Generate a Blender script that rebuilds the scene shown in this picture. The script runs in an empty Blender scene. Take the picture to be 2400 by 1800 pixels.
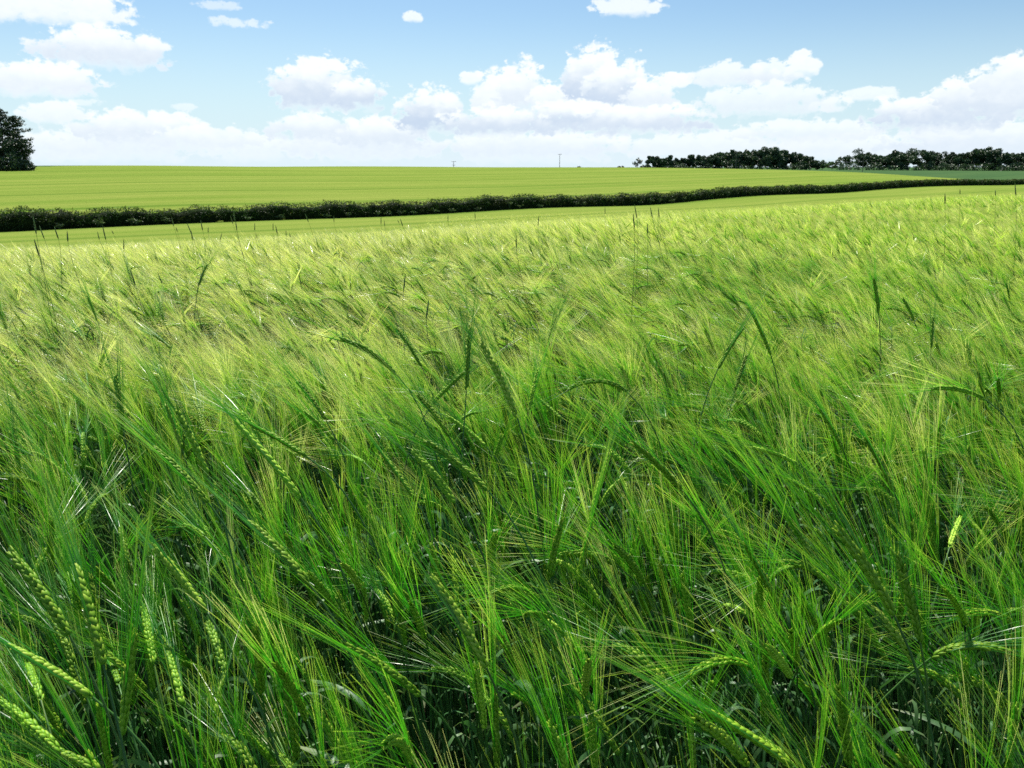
import bpy, math, random
import numpy as np
from mathutils import Vector, Matrix, Euler

random.seed(7)
rng = np.random.default_rng(11)
R = math.radians
scene = bpy.context.scene
C = scene.collection

# ------------------------------------------------------------------ camera
EYE = 1.25
FPX = 1848.0                      # focal length in pixels of the 2400 px wide frame
PITCH = math.atan((900 - 390) / FPX)
cam_d = bpy.data.cameras.new('camera')
cam = bpy.data.objects.new('camera', cam_d)
C.objects.link(cam)
cam.location = (0, 0, EYE)
cam.rotation_euler = (R(90) - PITCH, 0, 0)
cam_d.sensor_width = 36.0
cam_d.lens = 36.0 * FPX / 2400.0
cam_d.clip_start = 0.02
cam_d.clip_end = 9000
cam_d.dof.use_dof = True
cam_d.dof.focus_distance = 1.55
cam_d.dof.aperture_fstop = 17.0
scene.camera = cam

# ------------------------------------------------------------------ light
SUN_EL, SUN_AZ = 57.0, -16.0      # azimuth from straight ahead, negative = left
sun_d = bpy.data.lights.new('sun', 'SUN')
sun_d.energy = 5.0
sun_d.angle = R(0.53)
sun_d.color = (1.0, 0.955, 0.87)
sun = bpy.data.objects.new('sun', sun_d)
C.objects.link(sun)
_sd = Vector((math.sin(R(SUN_AZ)) * math.cos(R(SUN_EL)), math.cos(R(SUN_AZ)) * math.cos(R(SUN_EL)), math.sin(R(SUN_EL))))
sun.rotation_euler = _sd.to_track_quat('Z', 'Y').to_euler()

scene.view_settings.view_transform = 'Standard'
scene.view_settings.look = 'None'
scene.view_settings.exposure = 0.60
scene.view_settings.gamma = 1.0
scene.cycles.max_bounces = 8
scene.cycles.diffuse_bounces = 4
scene.cycles.glossy_bounces = 3
scene.cycles.transmission_bounces = 5
scene.cycles.transparent_max_bounces = 8
scene.cycles.sample_clamp_indirect = 4.0
scene.cycles.use_denoising = False


def ray(px, py):
    """unit world direction through pixel (px, py) of the 2400 x 1800 photograph"""
    x, y, z = px - 1200.0, 900.0 - py, -FPX
    c, s = math.cos(R(90) - PITCH), math.sin(R(90) - PITCH)
    v = Vector((x, y * c - z * s, y * s + z * c))
    return v.normalized()


def project(p):
    x, y, z = p[0], p[1], p[2] - EYE
    a = R(90) - PITCH
    c, s = math.cos(a), math.sin(a)
    yc = y * c + z * s
    zc = -y * s + z * c
    if zc > -1e-4:
        return None
    return (1200 + FPX * x / -zc, 900 - FPX * yc / -zc)


def azel(px, py):
    d = ray(px, py)
    return math.degrees(math.atan2(d.x, d.y)), math.degrees(math.asin(d.z))


# ------------------------------------------------------------------ sky with clouds
world = bpy.data.worlds.new('World')
scene.world = world
world.use_nodes = True
wt = world.node_tree
wt.nodes.clear()


class G:
    """tiny helper to write node graphs"""
    def __init__(s, t):
        s.t = t

    def n(s, kind, **kw):
        nd = s.t.nodes.new(kind)
        for k, v in kw.items():
            setattr(nd, k, v)
        return nd

    def put(s, sock, v):
        if hasattr(v, 'is_output'):
            s.t.links.new(v, sock)
        elif isinstance(v, (tuple, list)) and len(v) == 3 and sock.type == 'RGBA':
            sock.default_value = (*v, 1)
        else:
            sock.default_value = v

    def m(s, op, a, b=None, c=None, clamp=False):
        nd = s.n('ShaderNodeMath', operation=op, use_clamp=clamp)
        for i, v in enumerate((a, b, c)):
            if v is not None:
                s.put(nd.inputs[i], v)
        return nd.outputs[0]

    def v(s, op, a, b=None):
        nd = s.n('ShaderNodeVectorMath', operation=op)
        s.put(nd.inputs[0], a)
        if b is not None:
            s.put(nd.inputs[1], b)
        return nd.outputs[1] if op in ('DOT_PRODUCT', 'LENGTH') else nd.outputs[0]

    def mix(s, f, a, b, blend='MIX'):
        nd = s.n('ShaderNodeMix', data_type='RGBA', blend_type=blend)
        s.put(nd.inputs[0], f)
        s.put(nd.inputs[6], a)
        s.put(nd.inputs[7], b)
        return nd.outputs[2]

    def smooth(s, x, lo, hi, a=0.0, b=1.0):
        nd = s.n('ShaderNodeMapRange', interpolation_type='SMOOTHSTEP')
        for i, v in enumerate((x, lo, hi, a, b)):
            s.put(nd.inputs[i], v)
        return nd.outputs[0]

    def noise(s, vec, scale, detail=4, rough=0.5, dist=0.0):
        nd = s.n('ShaderNodeTexNoise')
        s.put(nd.inputs['Vector'], vec)
        nd.inputs['Scale'].default_value = scale
        nd.inputs['Detail'].default_value = detail
        nd.inputs['Roughness'].default_value = rough
        nd.inputs['Distortion'].default_value = dist
        return nd.outputs[0]

    def map(s, vec, scale=(1, 1, 1), rot=(0, 0, 0), loc=(0, 0, 0)):
        nd = s.n('ShaderNodeMapping')
        s.put(nd.inputs[0], vec)
        nd.inputs[1].default_value = loc
        nd.inputs[2].default_value = rot
        nd.inputs[3].default_value = scale
        return nd.outputs[0]

    def comb(s, x, y, z=0.0):
        nd = s.n('ShaderNodeCombineXYZ')
        for i, v in enumerate((x, y, z)):
            s.put(nd.inputs[i], v)
        return nd.outputs[0]


g = G(wt)
w_out = g.n('ShaderNodeOutputWorld')
bg = g.n('ShaderNodeBackground')
sky = g.n('ShaderNodeTexSky', sky_type='NISHITA')
sky.sun_disc = False
sky.sun_elevation = R(SUN_EL)
sky.sun_rotation = R(SUN_AZ)
sky.altitude = 100
sky.air_density = 1.0
sky.dust_density = 0.6
sky.ozone_density = 1.6
SKY_STRENGTH = 0.066
tc = g.n('ShaderNodeTexCoord')
sep = g.n('ShaderNodeSeparateXYZ')
wt.links.new(tc.outputs['Generated'], sep.inputs[0])
az = g.m('MULTIPLY', g.m('ARCTAN2', sep.outputs[0], sep.outputs[1]), 57.2958)
el = g.m('MULTIPLY', g.m('ARCSINE', sep.outputs[2]), 57.2958)
P = g.comb(az, el)


def noise2(vec, detail, rough, dist=0.0):
    nd = g.n('ShaderNodeTexNoise', noise_dimensions='2D')
    g.put(nd.inputs['Vector'], vec)
    nd.inputs['Scale'].default_value = 1.0
    nd.inputs['Detail'].default_value = detail
    nd.inputs['Roughness'].default_value = rough
    nd.inputs['Distortion'].default_value = dist
    return nd.outputs[0]


def scaled(sx, sy, ox=0.0, oy=0.0):
    nd = g.n('ShaderNodeVectorMath', operation='MULTIPLY_ADD')
    g.put(nd.inputs[0], P)
    nd.inputs[1].default_value = (sx, sy, 0)
    nd.inputs[2].default_value = (ox, oy, 0)
    return nd.outputs[0]


fb = noise2(scaled(0.55, 0.8), 6, 0.58, 0.2)
fb2 = noise2(scaled(1.7, 2.5, 13, 4), 5, 0.62)
vor = g.n('ShaderNodeTexVoronoi', feature='F1', voronoi_dimensions='2D')
g.put(vor.inputs['Vector'], g.v('ADD', scaled(1.15, 1.7), g.comb(fb, fb2)))
vor.inputs['Scale'].default_value = 1.0
fn = g.m('ADD', g.m('MULTIPLY', g.m('SUBTRACT', fb, 0.5), 1.5),
         g.m('ADD', g.m('MULTIPLY', g.m('SUBTRACT', fb2, 0.5), 1.1), g.m('MULTIPLY', g.m('SUBTRACT', 0.42, vor.outputs['Distance']), 0.55)))
# heaps of cumulus, back to front: px, py of the middle, half width, half height (photo pixels), opacity, greyness of the base
CUMULUS = [
    (60, 345, 160, 36, .7, .3), (250, 340, 190, 46, .8, .4), (620, 352, 190, 34, .75, .3), (850, 345, 230, 42, .85, .45), (1250, 345, 260, 48, .9, .5),
    (1650, 345, 240, 40, .8, .35), (2050, 348, 260, 38, .85, .4), (2330, 330, 230, 56, .9, .6),
    (330, 305, 150, 46, .95, .5), (480, 328, 130, 36, .85, .4), (740, 302, 115, 46, .95, .5), (900, 318, 120, 44, .95, .55), (1015, 268, 90, 64, 1, .9),
    (1160, 238, 66, 74, 1, .35), (1222, 218, 62, 74, 1, .45), (1295, 240, 70, 50, 1, .35), (1395, 196, 84, 92, 1, .9), (1450, 215, 84, 80, 1, .8),
    (1520, 232, 70, 54, 1, .4), (1575, 190, 52, 22, 1, .1), (1340, 278, 150, 46, 1, .75), (1170, 290, 140, 44, 1, .7), (1500, 284, 190, 42, 1, .65),
    (1715, 180, 90, 34, .85, .3), (1800, 176, 70, 34, .85, .45), (1882, 152, 44, 30, .95, .1), (1800, 240, 160, 44, .8, .4), (1945, 246, 60, 22, .6, .2),
    (2045, 221, 62, 18, .75, .1), (1900, 312, 170, 34, .8, .4), (2200, 268, 150, 50, 1, .7), (2330, 235, 130, 66, 1, .6), (2400, 190, 100, 62, 1, .4),
    (120, 14, 165, 48, 1, .15), (245, 118, 138, 50, 1, .5), (90, 190, 132, 44, 1, .35), (125, 266, 64, 28, .85, .25),
    (750, 208, 118, 72, 1, .7), (845, 226, 66, 44, 1, .75), (970, 40, 24, 15, .85, 0), (1468, 18, 84, 24, .85, 0), (1108, 186, 38, 20, .9, .1),
    (560, 54, 80, 16, .6, 0), (520, 12, 60, 14, .5, 0), (430, 250, 44, 12, .5, .1), (205, 240, 46, 12, .5, 0)]
acc = g.comb(0.0, 0.0)
kd = math.degrees(1 / FPX)
for px, py, rx, ry, op, gy in CUMULUS:
    a, e = azel(px, py)
    seq = g.n('ShaderNodeVectorMath', operation='MULTIPLY_ADD')      # keeps the heaps in order for the shader compiler
    g.put(seq.inputs[0], acc)
    seq.inputs[1].default_value = (1e-7, 1e-7, 0)
    g.put(seq.inputs[2], P)
    nd = g.n('ShaderNodeVectorMath', operation='MULTIPLY_ADD')
    g.put(nd.inputs[0], seq.outputs[0])
    ix, iy = 1 / (rx * kd), 1 / (ry * kd)
    nd.inputs[1].default_value = (ix, iy, 0)
    nd.inputs[2].default_value = (-a * ix, -e * iy, 0)
    q = nd.outputs[0]
    inside = g.m('ADD', g.m('SUBTRACT', 0.92 if op > .65 else 0.55, g.v('DOT_PRODUCT', q, q)), fn)
    sp_ = g.n('ShaderNodeSeparateXYZ')
    g.put(sp_.inputs[0], q)
    qy = g.m('MULTIPLY_ADD', fn, 0.35, sp_.outputs[1])
    mk = g.m('MULTIPLY', g.smooth(inside, 0.0, 0.42, 0.0, op), g.smooth(qy, -0.85, -0.25))
    sh = g.smooth(qy, 0.62, -0.25, 0.0, min(1.0, gy * 1.15))
    mxn = g.n('ShaderNodeMix', data_type='VECTOR')
    g.put(mxn.inputs[0], mk)
    g.put(mxn.inputs[4], acc)
    cb = g.comb(sh, 1.0)
    g.put(mxn.inputs[5], cb)
    acc = mxn.outputs[1]
sa_ = g.n('ShaderNodeSeparateXYZ')
g.put(sa_.inputs[0], acc)
high = g.m('MULTIPLY', g.smooth(g.m('ADD', g.m('SUBTRACT', fb, 0.62), g.smooth(el, 14, 22, -0.6, 0.0)), 0.0, 0.15), 0.8)
alpha = g.m('MAXIMUM', sa_.outputs[1], high)
shade = g.m('ADD', sa_.outputs[0], g.m('MULTIPLY', g.m('SUBTRACT', fb2, 0.5), 0.35), clamp=True)
ccol = g.mix(shade, (0.68, 0.71, 0.715), (0.40, 0.475, 0.585))
skyc = g.v('MULTIPLY', sky.outputs[0], (SKY_STRENGTH * 0.93, SKY_STRENGTH * 1.09, SKY_STRENGTH * 1.16))
pale = g.smooth(el, 0.0, 10.5, 0.85, 0.0)
skyc2 = g.mix(pale, skyc, (0.46, 0.585, 0.66))
col = g.mix(g.m('MULTIPLY', alpha, 0.95), skyc2, ccol)
col = g.mix(g.smooth(el, 0.0, 3.0, 0.45, 0.0), col, (0.57, 0.635, 0.69))          # white haze along the horizon
below = g.smooth(el, -1.0, -0.2, 1.0, 0.0)
col = g.mix(below, col, (0.10, 0.13, 0.06))
wt.links.new(col, bg.inputs['Color'])
bg.inputs['Strength'].default_value = 1.0
wt.links.new(bg.outputs[0], w_out.inputs['Surface'])

# ------------------------------------------------------------------ helpers


def tag(o, label=None, cat=None, group=None, kind=None):
    if label: o['label'] = label
    if cat: o['category'] = cat
    if group: o['group'] = group
    if kind: o['kind'] = kind
    return o


def empty(name, loc=(0, 0, 0)):
    o = bpy.data.objects.new(name, None)
    o.empty_display_size = 0.1
    o.location = loc
    C.objects.link(o)
    return o


class MB:
    """collects vertices, faces, material indices and one float per vertex ('t')"""
    def __init__(s):
        s.v, s.f3, s.f4, s.m3, s.m4, s.t, s.n = [], [], [], [], [], [], 0

    def add(s, v, faces, t=None, mat=0):
        v = np.asarray(v, float).reshape(-1, 3)
        faces = np.asarray(faces, int)
        (s.f3 if faces.shape[1] == 3 else s.f4).append(faces + s.n)
        (s.m3 if faces.shape[1] == 3 else s.m4).append(np.full(len(faces), mat))
        s.v.append(v)
        s.t.append(np.zeros(len(v)) if t is None else np.broadcast_to(np.asarray(t, float), (len(v),)))
        s.n += len(v)

    def mesh(s, name, mats, smooth=True):
        v = np.concatenate(s.v)
        t = np.concatenate(s.t)
        f3 = np.concatenate(s.f3) if s.f3 else np.zeros((0, 3), int)
        f4 = np.concatenate(s.f4) if s.f4 else np.zeros((0, 4), int)
        mi = np.concatenate(s.m3 + s.m4)
        me = bpy.data.meshes.new(name)
        me.vertices.add(len(v))
        me.vertices.foreach_set('co', v.astype(np.float32).ravel())
        loops = np.concatenate([f3.ravel(), f4.ravel()])
        me.loops.add(len(loops))
        me.loops.foreach_set('vertex_index', loops.astype(np.int32))
        me.polygons.add(len(f3) + len(f4))
        starts = np.concatenate([np.arange(len(f3)) * 3, len(f3) * 3 + np.arange(len(f4)) * 4])
        me.polygons.foreach_set('loop_start', starts.astype(np.int32))
        me.polygons.foreach_set('material_index', mi.astype(np.int32))
        me.polygons.foreach_set('use_smooth', np.full(len(mi), smooth))
        at = me.attributes.new('t', 'FLOAT', 'POINT')
        at.data.foreach_set('value', t.astype(np.float32))
        for m in mats:
            me.materials.append(m)
        me.update(calc_edges=True)
        return me

    def build(s, name, mats, parent=None, smooth=True):
        o = bpy.data.objects.new(name, s.mesh(name, mats if isinstance(mats, list) else [mats], smooth))
        C.objects.link(o)
        if parent:
            o.parent = parent
        return o


def unit(a):
    a = np.asarray(a, float)
    return a / np.maximum(np.linalg.norm(a, axis=-1, keepdims=True), 1e-12)


def tubes(mb, P, rad, k=3, mat=0, t=None):
    """P: (m, n, 3) centre lines, rad: (m, n) radii; all lines in one batch"""
    P = np.asarray(P, float)
    if P.ndim == 2:
        P = P[None]
    rad = np.broadcast_to(np.asarray(rad, float), P.shape[:2])
    m, n, _ = P.shape
    T = unit(np.gradient(P, axis=1))
    ref = np.where(np.abs(T[:, :1, 2:3]) > 0.9, np.array([1.0, 0, 0]), np.array([0, 0, 1.0]))
    A = unit(np.cross(T, ref))
    B = np.cross(T, A)
    ang = np.arange(k) * 2 * math.pi / k
    V = P[:, :, None] + rad[:, :, None, None] * (A[:, :, None] * np.cos(ang)[:, None] + B[:, :, None] * np.sin(ang)[:, None])
    idx = np.arange(m * n * k).reshape(m, n, k)
    a = idx[:, :-1]
    b = idx[:, 1:]
    q = np.stack([a, np.roll(a, -1, 2), np.roll(b, -1, 2), b], -1).reshape(-1, 4)
    tt = np.broadcast_to(np.linspace(0, 1, n)[None, :, None] if t is None else np.asarray(t)[:, :, None], (m, n, k)).ravel()
    mb.add(V.reshape(-1, 3), q, tt, mat)
    if k > 3:                                   # close the far ends
        capv = P[:, -1]
        base = idx[:, -1]
        vv = np.concatenate([V[:, -1].reshape(-1, 3), capv])
        ring = np.arange(m * k).reshape(m, k)
        tri = np.stack([ring, np.roll(ring, -1, 1), np.repeat(m * k + np.arange(m)[:, None], k, 1)], -1).reshape(-1, 3)
        mb.add(vv, tri, 1.0, mat)


def ribbons(mb, P, wid, rg, mat=0, t_from=0.0):
    """flat, slowly twisting blades: P (m, n, 3), wid (m, n) half widths"""
    P = np.asarray(P, float)
    m, n, _ = P.shape
    T = unit(np.gradient(P, axis=1))
    A = unit(np.cross(T, unit(rg.normal(size=(m, 1, 3)))))
    B = np.cross(T, A)
    tw = rg.uniform(-1.2, 1.2, (m, 1, 1)) * np.linspace(0, 1, n)[None, :, None]
    S = A * np.cos(tw) + B * np.sin(tw)
    V = np.stack([P - S * wid[..., None], P + S * wid[..., None]], 2)
    idx = np.arange(m * n * 2).reshape(m, n, 2)
    q = np.stack([idx[:, :-1, 0], idx[:, :-1, 1], idx[:, 1:, 1], idx[:, 1:, 0]], -1).reshape(-1, 4)
    mb.add(V.reshape(-1, 3), q, np.broadcast_to(np.linspace(t_from, 1, n)[None, :, None], (m, n, 2)).ravel(), mat)


def bez(p0, p1, p2, p3, n):
    s = np.linspace(0, 1, n)[:, None]
    p0, p1, p2, p3 = map(np.asarray, (p0, p1, p2, p3))
    return (1 - s) ** 3 * p0 + 3 * (1 - s) ** 2 * s * p1 + 3 * (1 - s) * s * s * p2 + s ** 3 * p3


def quads(mb, centre, right, up, mat=0, t=0.0):
    """leaf cards as rhombi: centre/right/up are (n, 3)"""
    V = np.stack([centre - up, centre + right * 0.9, centre + up, centre - right * 0.9], 1)
    n = len(centre)
    mb.add(V.reshape(-1, 3), np.arange(4 * n).reshape(n, 4), np.repeat(np.broadcast_to(t, (n,)), 4), mat)


# ------------------------------------------------------------------ materials


def mat_new(name):
    m = bpy.data.materials.new(name)
    m.use_nodes = True
    m.node_tree.nodes.clear()
    gg = G(m.node_tree)
    out = gg.n('ShaderNodeOutputMaterial')
    return m, gg, out


def leafy(name, ramp, rough=0.4, trans=0.4, spec=0.5, var=0.12, tint=(1.2, 1.25, 0.5), patch=None, tvar=0.0, coat=0.0, tnoise=0.0, painted_sheen=False):
    """plant matter: thin, lets light through; ramp = [(t, colour)] along the attribute t"""
    m, q, out = mat_new(name)
    at = q.n('ShaderNodeAttribute', attribute_name='t')
    cr = q.n('ShaderNodeValToRGB')
    while len(cr.color_ramp.elements) < len(ramp):
        cr.color_ramp.elements.new(0.5)
    for e, (p, c) in zip(cr.color_ramp.elements, ramp):
        e.position = p
        e.color = (*c, 1)
    oi = q.n('ShaderNodeObjectInfo')
    tv = at.outputs['Fac']
    if tvar:
        tv = q.m('ADD', tv, q.m('MULTIPLY', q.m('SUBTRACT', oi.outputs['Random'], 0.5), tvar))
        tv = q.m('ADD', tv, q.m('MULTIPLY', q.m('POWER', oi.outputs['Random'], 8.0), tvar * 1.9))
    if painted_sheen:                                    # sheen of the farther awns, painted in as a paler colour
        ra = q.n('ShaderNodeAttribute', attribute_name='painted_sheen', attribute_type='INSTANCER')
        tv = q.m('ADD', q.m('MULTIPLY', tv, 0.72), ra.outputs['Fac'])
    if tnoise:
        gp = q.n('ShaderNodeNewGeometry')
        tv = q.m('ADD', tv, q.m('MULTIPLY', q.m('SUBTRACT', q.noise(gp.outputs['Position'], 1.1, 4, 0.65), 0.5), tnoise * 1.5))
    m.node_tree.links.new(tv, cr.inputs[0])
    hsv = q.n('ShaderNodeHueSaturation')
    q.put(hsv.inputs['Color'], cr.outputs[0])
    q.put(hsv.inputs['Hue'], q.m('ADD', 0.5, q.m('MULTIPLY', q.m('SUBTRACT', oi.outputs['Random'], 0.5), 0.03 if var else 0)))
    r2 = q.m('FRACT', q.m('MULTIPLY', oi.outputs['Random'], 17.3))
    q.put(hsv.inputs['Value'], q.m('ADD', 1 - var, q.m('MULTIPLY', r2, 2 * var)))
    col = hsv.outputs[0]
    if patch:
        gx = q.n('ShaderNodeNewGeometry')
        pn = q.noise(gx.outputs['Position'], patch[0], 3, 0.6)
        col = q.mix(q.smooth(pn, 0.4, 0.62), col, patch[1])
    pb = q.n('ShaderNodeBsdfPrincipled')
    q.put(pb.inputs['Base Color'], col)
    pb.inputs['Roughness'].default_value = rough
    pb.inputs['Specular IOR Level'].default_value = spec
    if coat:
        pb.inputs['Coat Weight'].default_value = coat
        pb.inputs['Coat Roughness'].default_value = 0.24
    tr = q.n('ShaderNodeBsdfTranslucent')
    q.put(tr.inputs[0], q.mix(1.0, col, tint, 'MULTIPLY'))
    mx = q.n('ShaderNodeMixShader')
    mx.inputs[0].default_value = trans
    q.t.links.new(pb.outputs[0], mx.inputs[1])
    q.t.links.new(tr.outputs[0], mx.inputs[2])
    q.t.links.new(mx.outputs[0], out.inputs[0])
    return m


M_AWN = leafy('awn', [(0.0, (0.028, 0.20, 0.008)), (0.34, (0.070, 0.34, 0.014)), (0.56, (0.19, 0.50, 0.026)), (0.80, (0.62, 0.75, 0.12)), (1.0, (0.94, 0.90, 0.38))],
              rough=0.4, trans=0.5, spec=0.7, var=0.15, tvar=0.25, coat=0.45, tint=(1.1, 1.15, 0.75), tnoise=0.34, painted_sheen=True)
M_EAR = leafy('ear', [(0.0, (0.08, 0.24, 0.012)), (0.45, (0.20, 0.40, 0.020)), (0.85, (0.40, 0.56, 0.045)), (1.0, (0.55, 0.66, 0.08))], rough=0.5, spec=0.25, trans=0.10, var=0.25, tvar=0.2)
M_STEM = leafy('stem', [(0.0, (0.06, 0.13, 0.06)), (0.7, (0.07, 0.16, 0.05)), (1.0, (0.07, 0.18, 0.03))], rough=0.45, trans=0.1, var=0.25, spec=0.35)
M_LEAF = leafy('leaf', [(0.0, (0.06, 0.16, 0.05)), (0.7, (0.09, 0.20, 0.07)), (1.0, (0.24, 0.27, 0.14))], rough=0.42, trans=0.3, spec=0.4, var=0.25, tint=(1.0, 1.2, 0.6))
M_WEED = leafy('weed_head', [(0.0, (0.09, 0.16, 0.04)), (1.0, (0.20, 0.27, 0.09))], rough=0.6, trans=0.2, var=0.2)
M_WSTEM = leafy('weed_stem', [(0.0, (0.10, 0.20, 0.04)), (1.0, (0.20, 0.30, 0.08))], rough=0.5, trans=0.3, var=0.15)
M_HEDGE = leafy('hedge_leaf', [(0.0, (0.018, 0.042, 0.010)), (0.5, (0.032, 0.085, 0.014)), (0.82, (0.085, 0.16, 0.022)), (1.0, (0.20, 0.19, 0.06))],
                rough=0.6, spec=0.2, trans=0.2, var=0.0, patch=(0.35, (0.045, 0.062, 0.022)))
M_TREE = leafy('broad_leaf', [(0.0, (0.022, 0.052, 0.026)), (1.0, (0.055, 0.105, 0.038))], rough=0.5, trans=0.15, var=0.25)
M_TREE2 = leafy('pale_leaf', [(0.0, (0.05, 0.10, 0.04)), (1.0, (0.10, 0.17, 0.06))], rough=0.5, trans=0.3, var=0.15)
M_PINE = leafy('pine_needle', [(0.0, (0.016, 0.042, 0.020)), (1.0, (0.045, 0.085, 0.030))], rough=0.5, trans=0.08, var=0.25)
M_COW = leafy('verge_weed', [(0.0, (0.05, 0.10, 0.03)), (1.0, (0.14, 0.20, 0.09))], rough=0.5, trans=0.3, var=0.2)


def simple(name, c1, c2, scale, rough=0.8, bump=0.0):
    m, q, out = mat_new(name)
    tcn = q.n('ShaderNodeTexCoord')
    nn = q.noise(tcn.outputs['Object'], scale, 6, 0.65)
    pb = q.n('ShaderNodeBsdfPrincipled')
    q.put(pb.inputs['Base Color'], q.mix(q.smooth(nn, 0.3, 0.7), c1, c2))
    pb.inputs['Roughness'].default_value = rough
    pb.inputs['Specular IOR Level'].default_value = 0.1
    if bump:
        b = q.n('ShaderNodeBump')
        b.inputs['Distance'].default_value = bump
        q.put(b.inputs['Height'], nn)
        q.t.links.new(b.outputs[0], pb.inputs['Normal'])
    q.t.links.new(pb.outputs[0], out.inputs[0])
    return m


M_BARK = simple('bark', (0.035, 0.03, 0.022), (0.09, 0.075, 0.055), 3.0, 0.9, 0.02)
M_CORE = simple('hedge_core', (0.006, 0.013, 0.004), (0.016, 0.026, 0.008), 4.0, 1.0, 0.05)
M_WOOD = simple('pole_wood', (0.09, 0.075, 0.06), (0.17, 0.15, 0.12), 5.0, 0.85)
M_CERAMIC = simple('insulator_glaze', (0.12, 0.10, 0.09), (0.2, 0.18, 0.16), 8.0, 0.3)

# ------------------------------------------------------------------ terrain
CROP = 0.72                       # height of the crop's top over the soil
COLS = [0, 400, 900, 1500, 1950, 2400]
BASE = [541, 523, 506, 481, 453, 433]      # hedge foot
CREST = [583, 566, 542, 505, 478, 455]     # end of the near slope
SKYL = [398, 386, 388, 391, 401, 424]      # end of the far barley
R2 = [205, 240, 290, 350, 375, 372]
TREE_PY = [391, 391, 392, 396, 398, 398]


def hedge_h(px):
    return 52 - 41 * px / 2400


def hedge_depth(px):
    return FPX * 1.65 / hedge_h(px)


def tan_el(px, py):
    d = ray(px, py)
    return d.z / math.hypot(d.x, d.y)


def hedge_pt(px):
    py = float(np.interp(px, COLS, BASE))
    d = ray(px, py)
    f = ray(1200, 900)
    k = hedge_depth(px) / d.dot(f)
    return Vector((d.x * k, d.y * k, EYE + d.z * k))


prof_az, prof = [], []
NK = 12
for px, b, c, s, r2, tp in zip(COLS, BASE, CREST, SKYL, R2, TREE_PY):
    hp = hedge_pt(px)
    H = math.hypot(hp.x, hp.y)
    rc = 0.53 / -tan_el(px, c)
    kn = [(0.3, -0.53 / 0.3), (rc * 0.92, -0.53 / (rc * 0.92)), (rc * 1.35, tan_el(px, c + 1.5)), (H * 0.45, tan_el(px, c + 0.5)),
          (H, tan_el(px, b)), (H + 4, tan_el(px, b - 2.0)),
          (r2 if r2 > H + 20 else H + 30, tan_el(px, s))]
    if px == 0:
        kn += [(228, tan_el(px, 385)), (330, tan_el(px, 394))]
    elif px < 1800:
        kn += [(r2 + 15, tan_el(px, s + 0.3)), (r2 * 1.35, tan_el(px, max(s + 6, 396)))]
    else:
        kn += [(H * 1.3 if H * 1.3 > r2 + 20 else r2 + 20, tan_el(px, s - 1)), (460, tan_el(px, 0.5 * (s + tp)))]
    kn += [(610, tan_el(px, tp)), (1200, tan_el(px, 394)), (6000, tan_el(px, 392))]
    prof_az.append(math.degrees(math.atan2(hp.x, hp.y)))
    prof.append(kn)
flat = [(k, -0.53 / k if k < 40 else -0.53 / 40) for k in (0.3, 5, 8, 20, 40, 60, 100, 200, 400, 1200, 6000)]
prof_az = [-180, -75] + prof_az + [75, 180]
prof = [flat, prof[0]] + prof + [prof[-1], flat]

RR = np.concatenate([[0.0, 0.25], np.geomspace(0.45, 6000, 300)])
TAB = np.zeros((len(prof), len(RR)))
for i, kn in enumerate(prof):
    k = sorted(kn)
    inv = np.array([1 / a for a, _ in k])[::-1]
    tv = np.array([b for _, b in k])[::-1]
    TAB[i] = np.interp(1 / np.maximum(RR, 0.3), inv, tv) * RR
    TAB[i][RR < 0.3] = -0.53
# smooth the profile's knees along r
for _ in range(6):
    TAB[:, 40:-1] = 0.25 * TAB[:, 39:-2] + 0.5 * TAB[:, 40:-1] + 0.25 * TAB[:, 41:]


def canopy(x, y):
    """height of the crop's top"""
    x = np.asarray(x, float)
    y = np.asarray(y, float)
    r = np.hypot(x, y)
    a = np.degrees(np.arctan2(x, y))
    ri = np.interp(r, RR, np.arange(len(RR)))
    r0 = np.clip(ri.astype(int), 0, len(RR) - 2)
    fr = ri - r0
    ai = np.interp(a, prof_az, np.arange(len(prof_az)))
    a0 = np.clip(ai.astype(int), 0, len(prof_az) - 2)
    fa = ai - a0
    pa = np.array(prof_az)
    v = lambda i: TAB[i, r0] * (1 - fr) + TAB[i, r0 + 1] * fr
    # Catmull-Rom across the azimuth columns
    im, i0, i1, i2 = np.clip(a0 - 1, 0, len(pa) - 1), a0, a0 + 1, np.clip(a0 + 2, 0, len(pa) - 1)
    vm, v0, v1, v2 = v(im), v(i0), v(i1), v(i2)
    h = pa[i1] - pa[i0]
    m0 = (v1 - vm) / np.maximum(pa[i1] - pa[im], 1e-6) * h
    m1 = (v2 - v0) / np.maximum(pa[i2] - pa[i0], 1e-6) * h
    s = fa
    z = (2 * s ** 3 - 3 * s ** 2 + 1) * v0 + (s ** 3 - 2 * s ** 2 + s) * m0 + (-2 * s ** 3 + 3 * s ** 2) * v1 + (s ** 3 - s ** 2) * m1
    return EYE + z


def sstep(x, a, b):
    t = np.clip((x - a) / (b - a), 0, 1)
    return t * t * (3 - 2 * t)


def ground(x, y):
    r = np.hypot(x, y)
    return canopy(x, y) - CROP + 0.60 * sstep(r, 4.0, 10.0)


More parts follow.
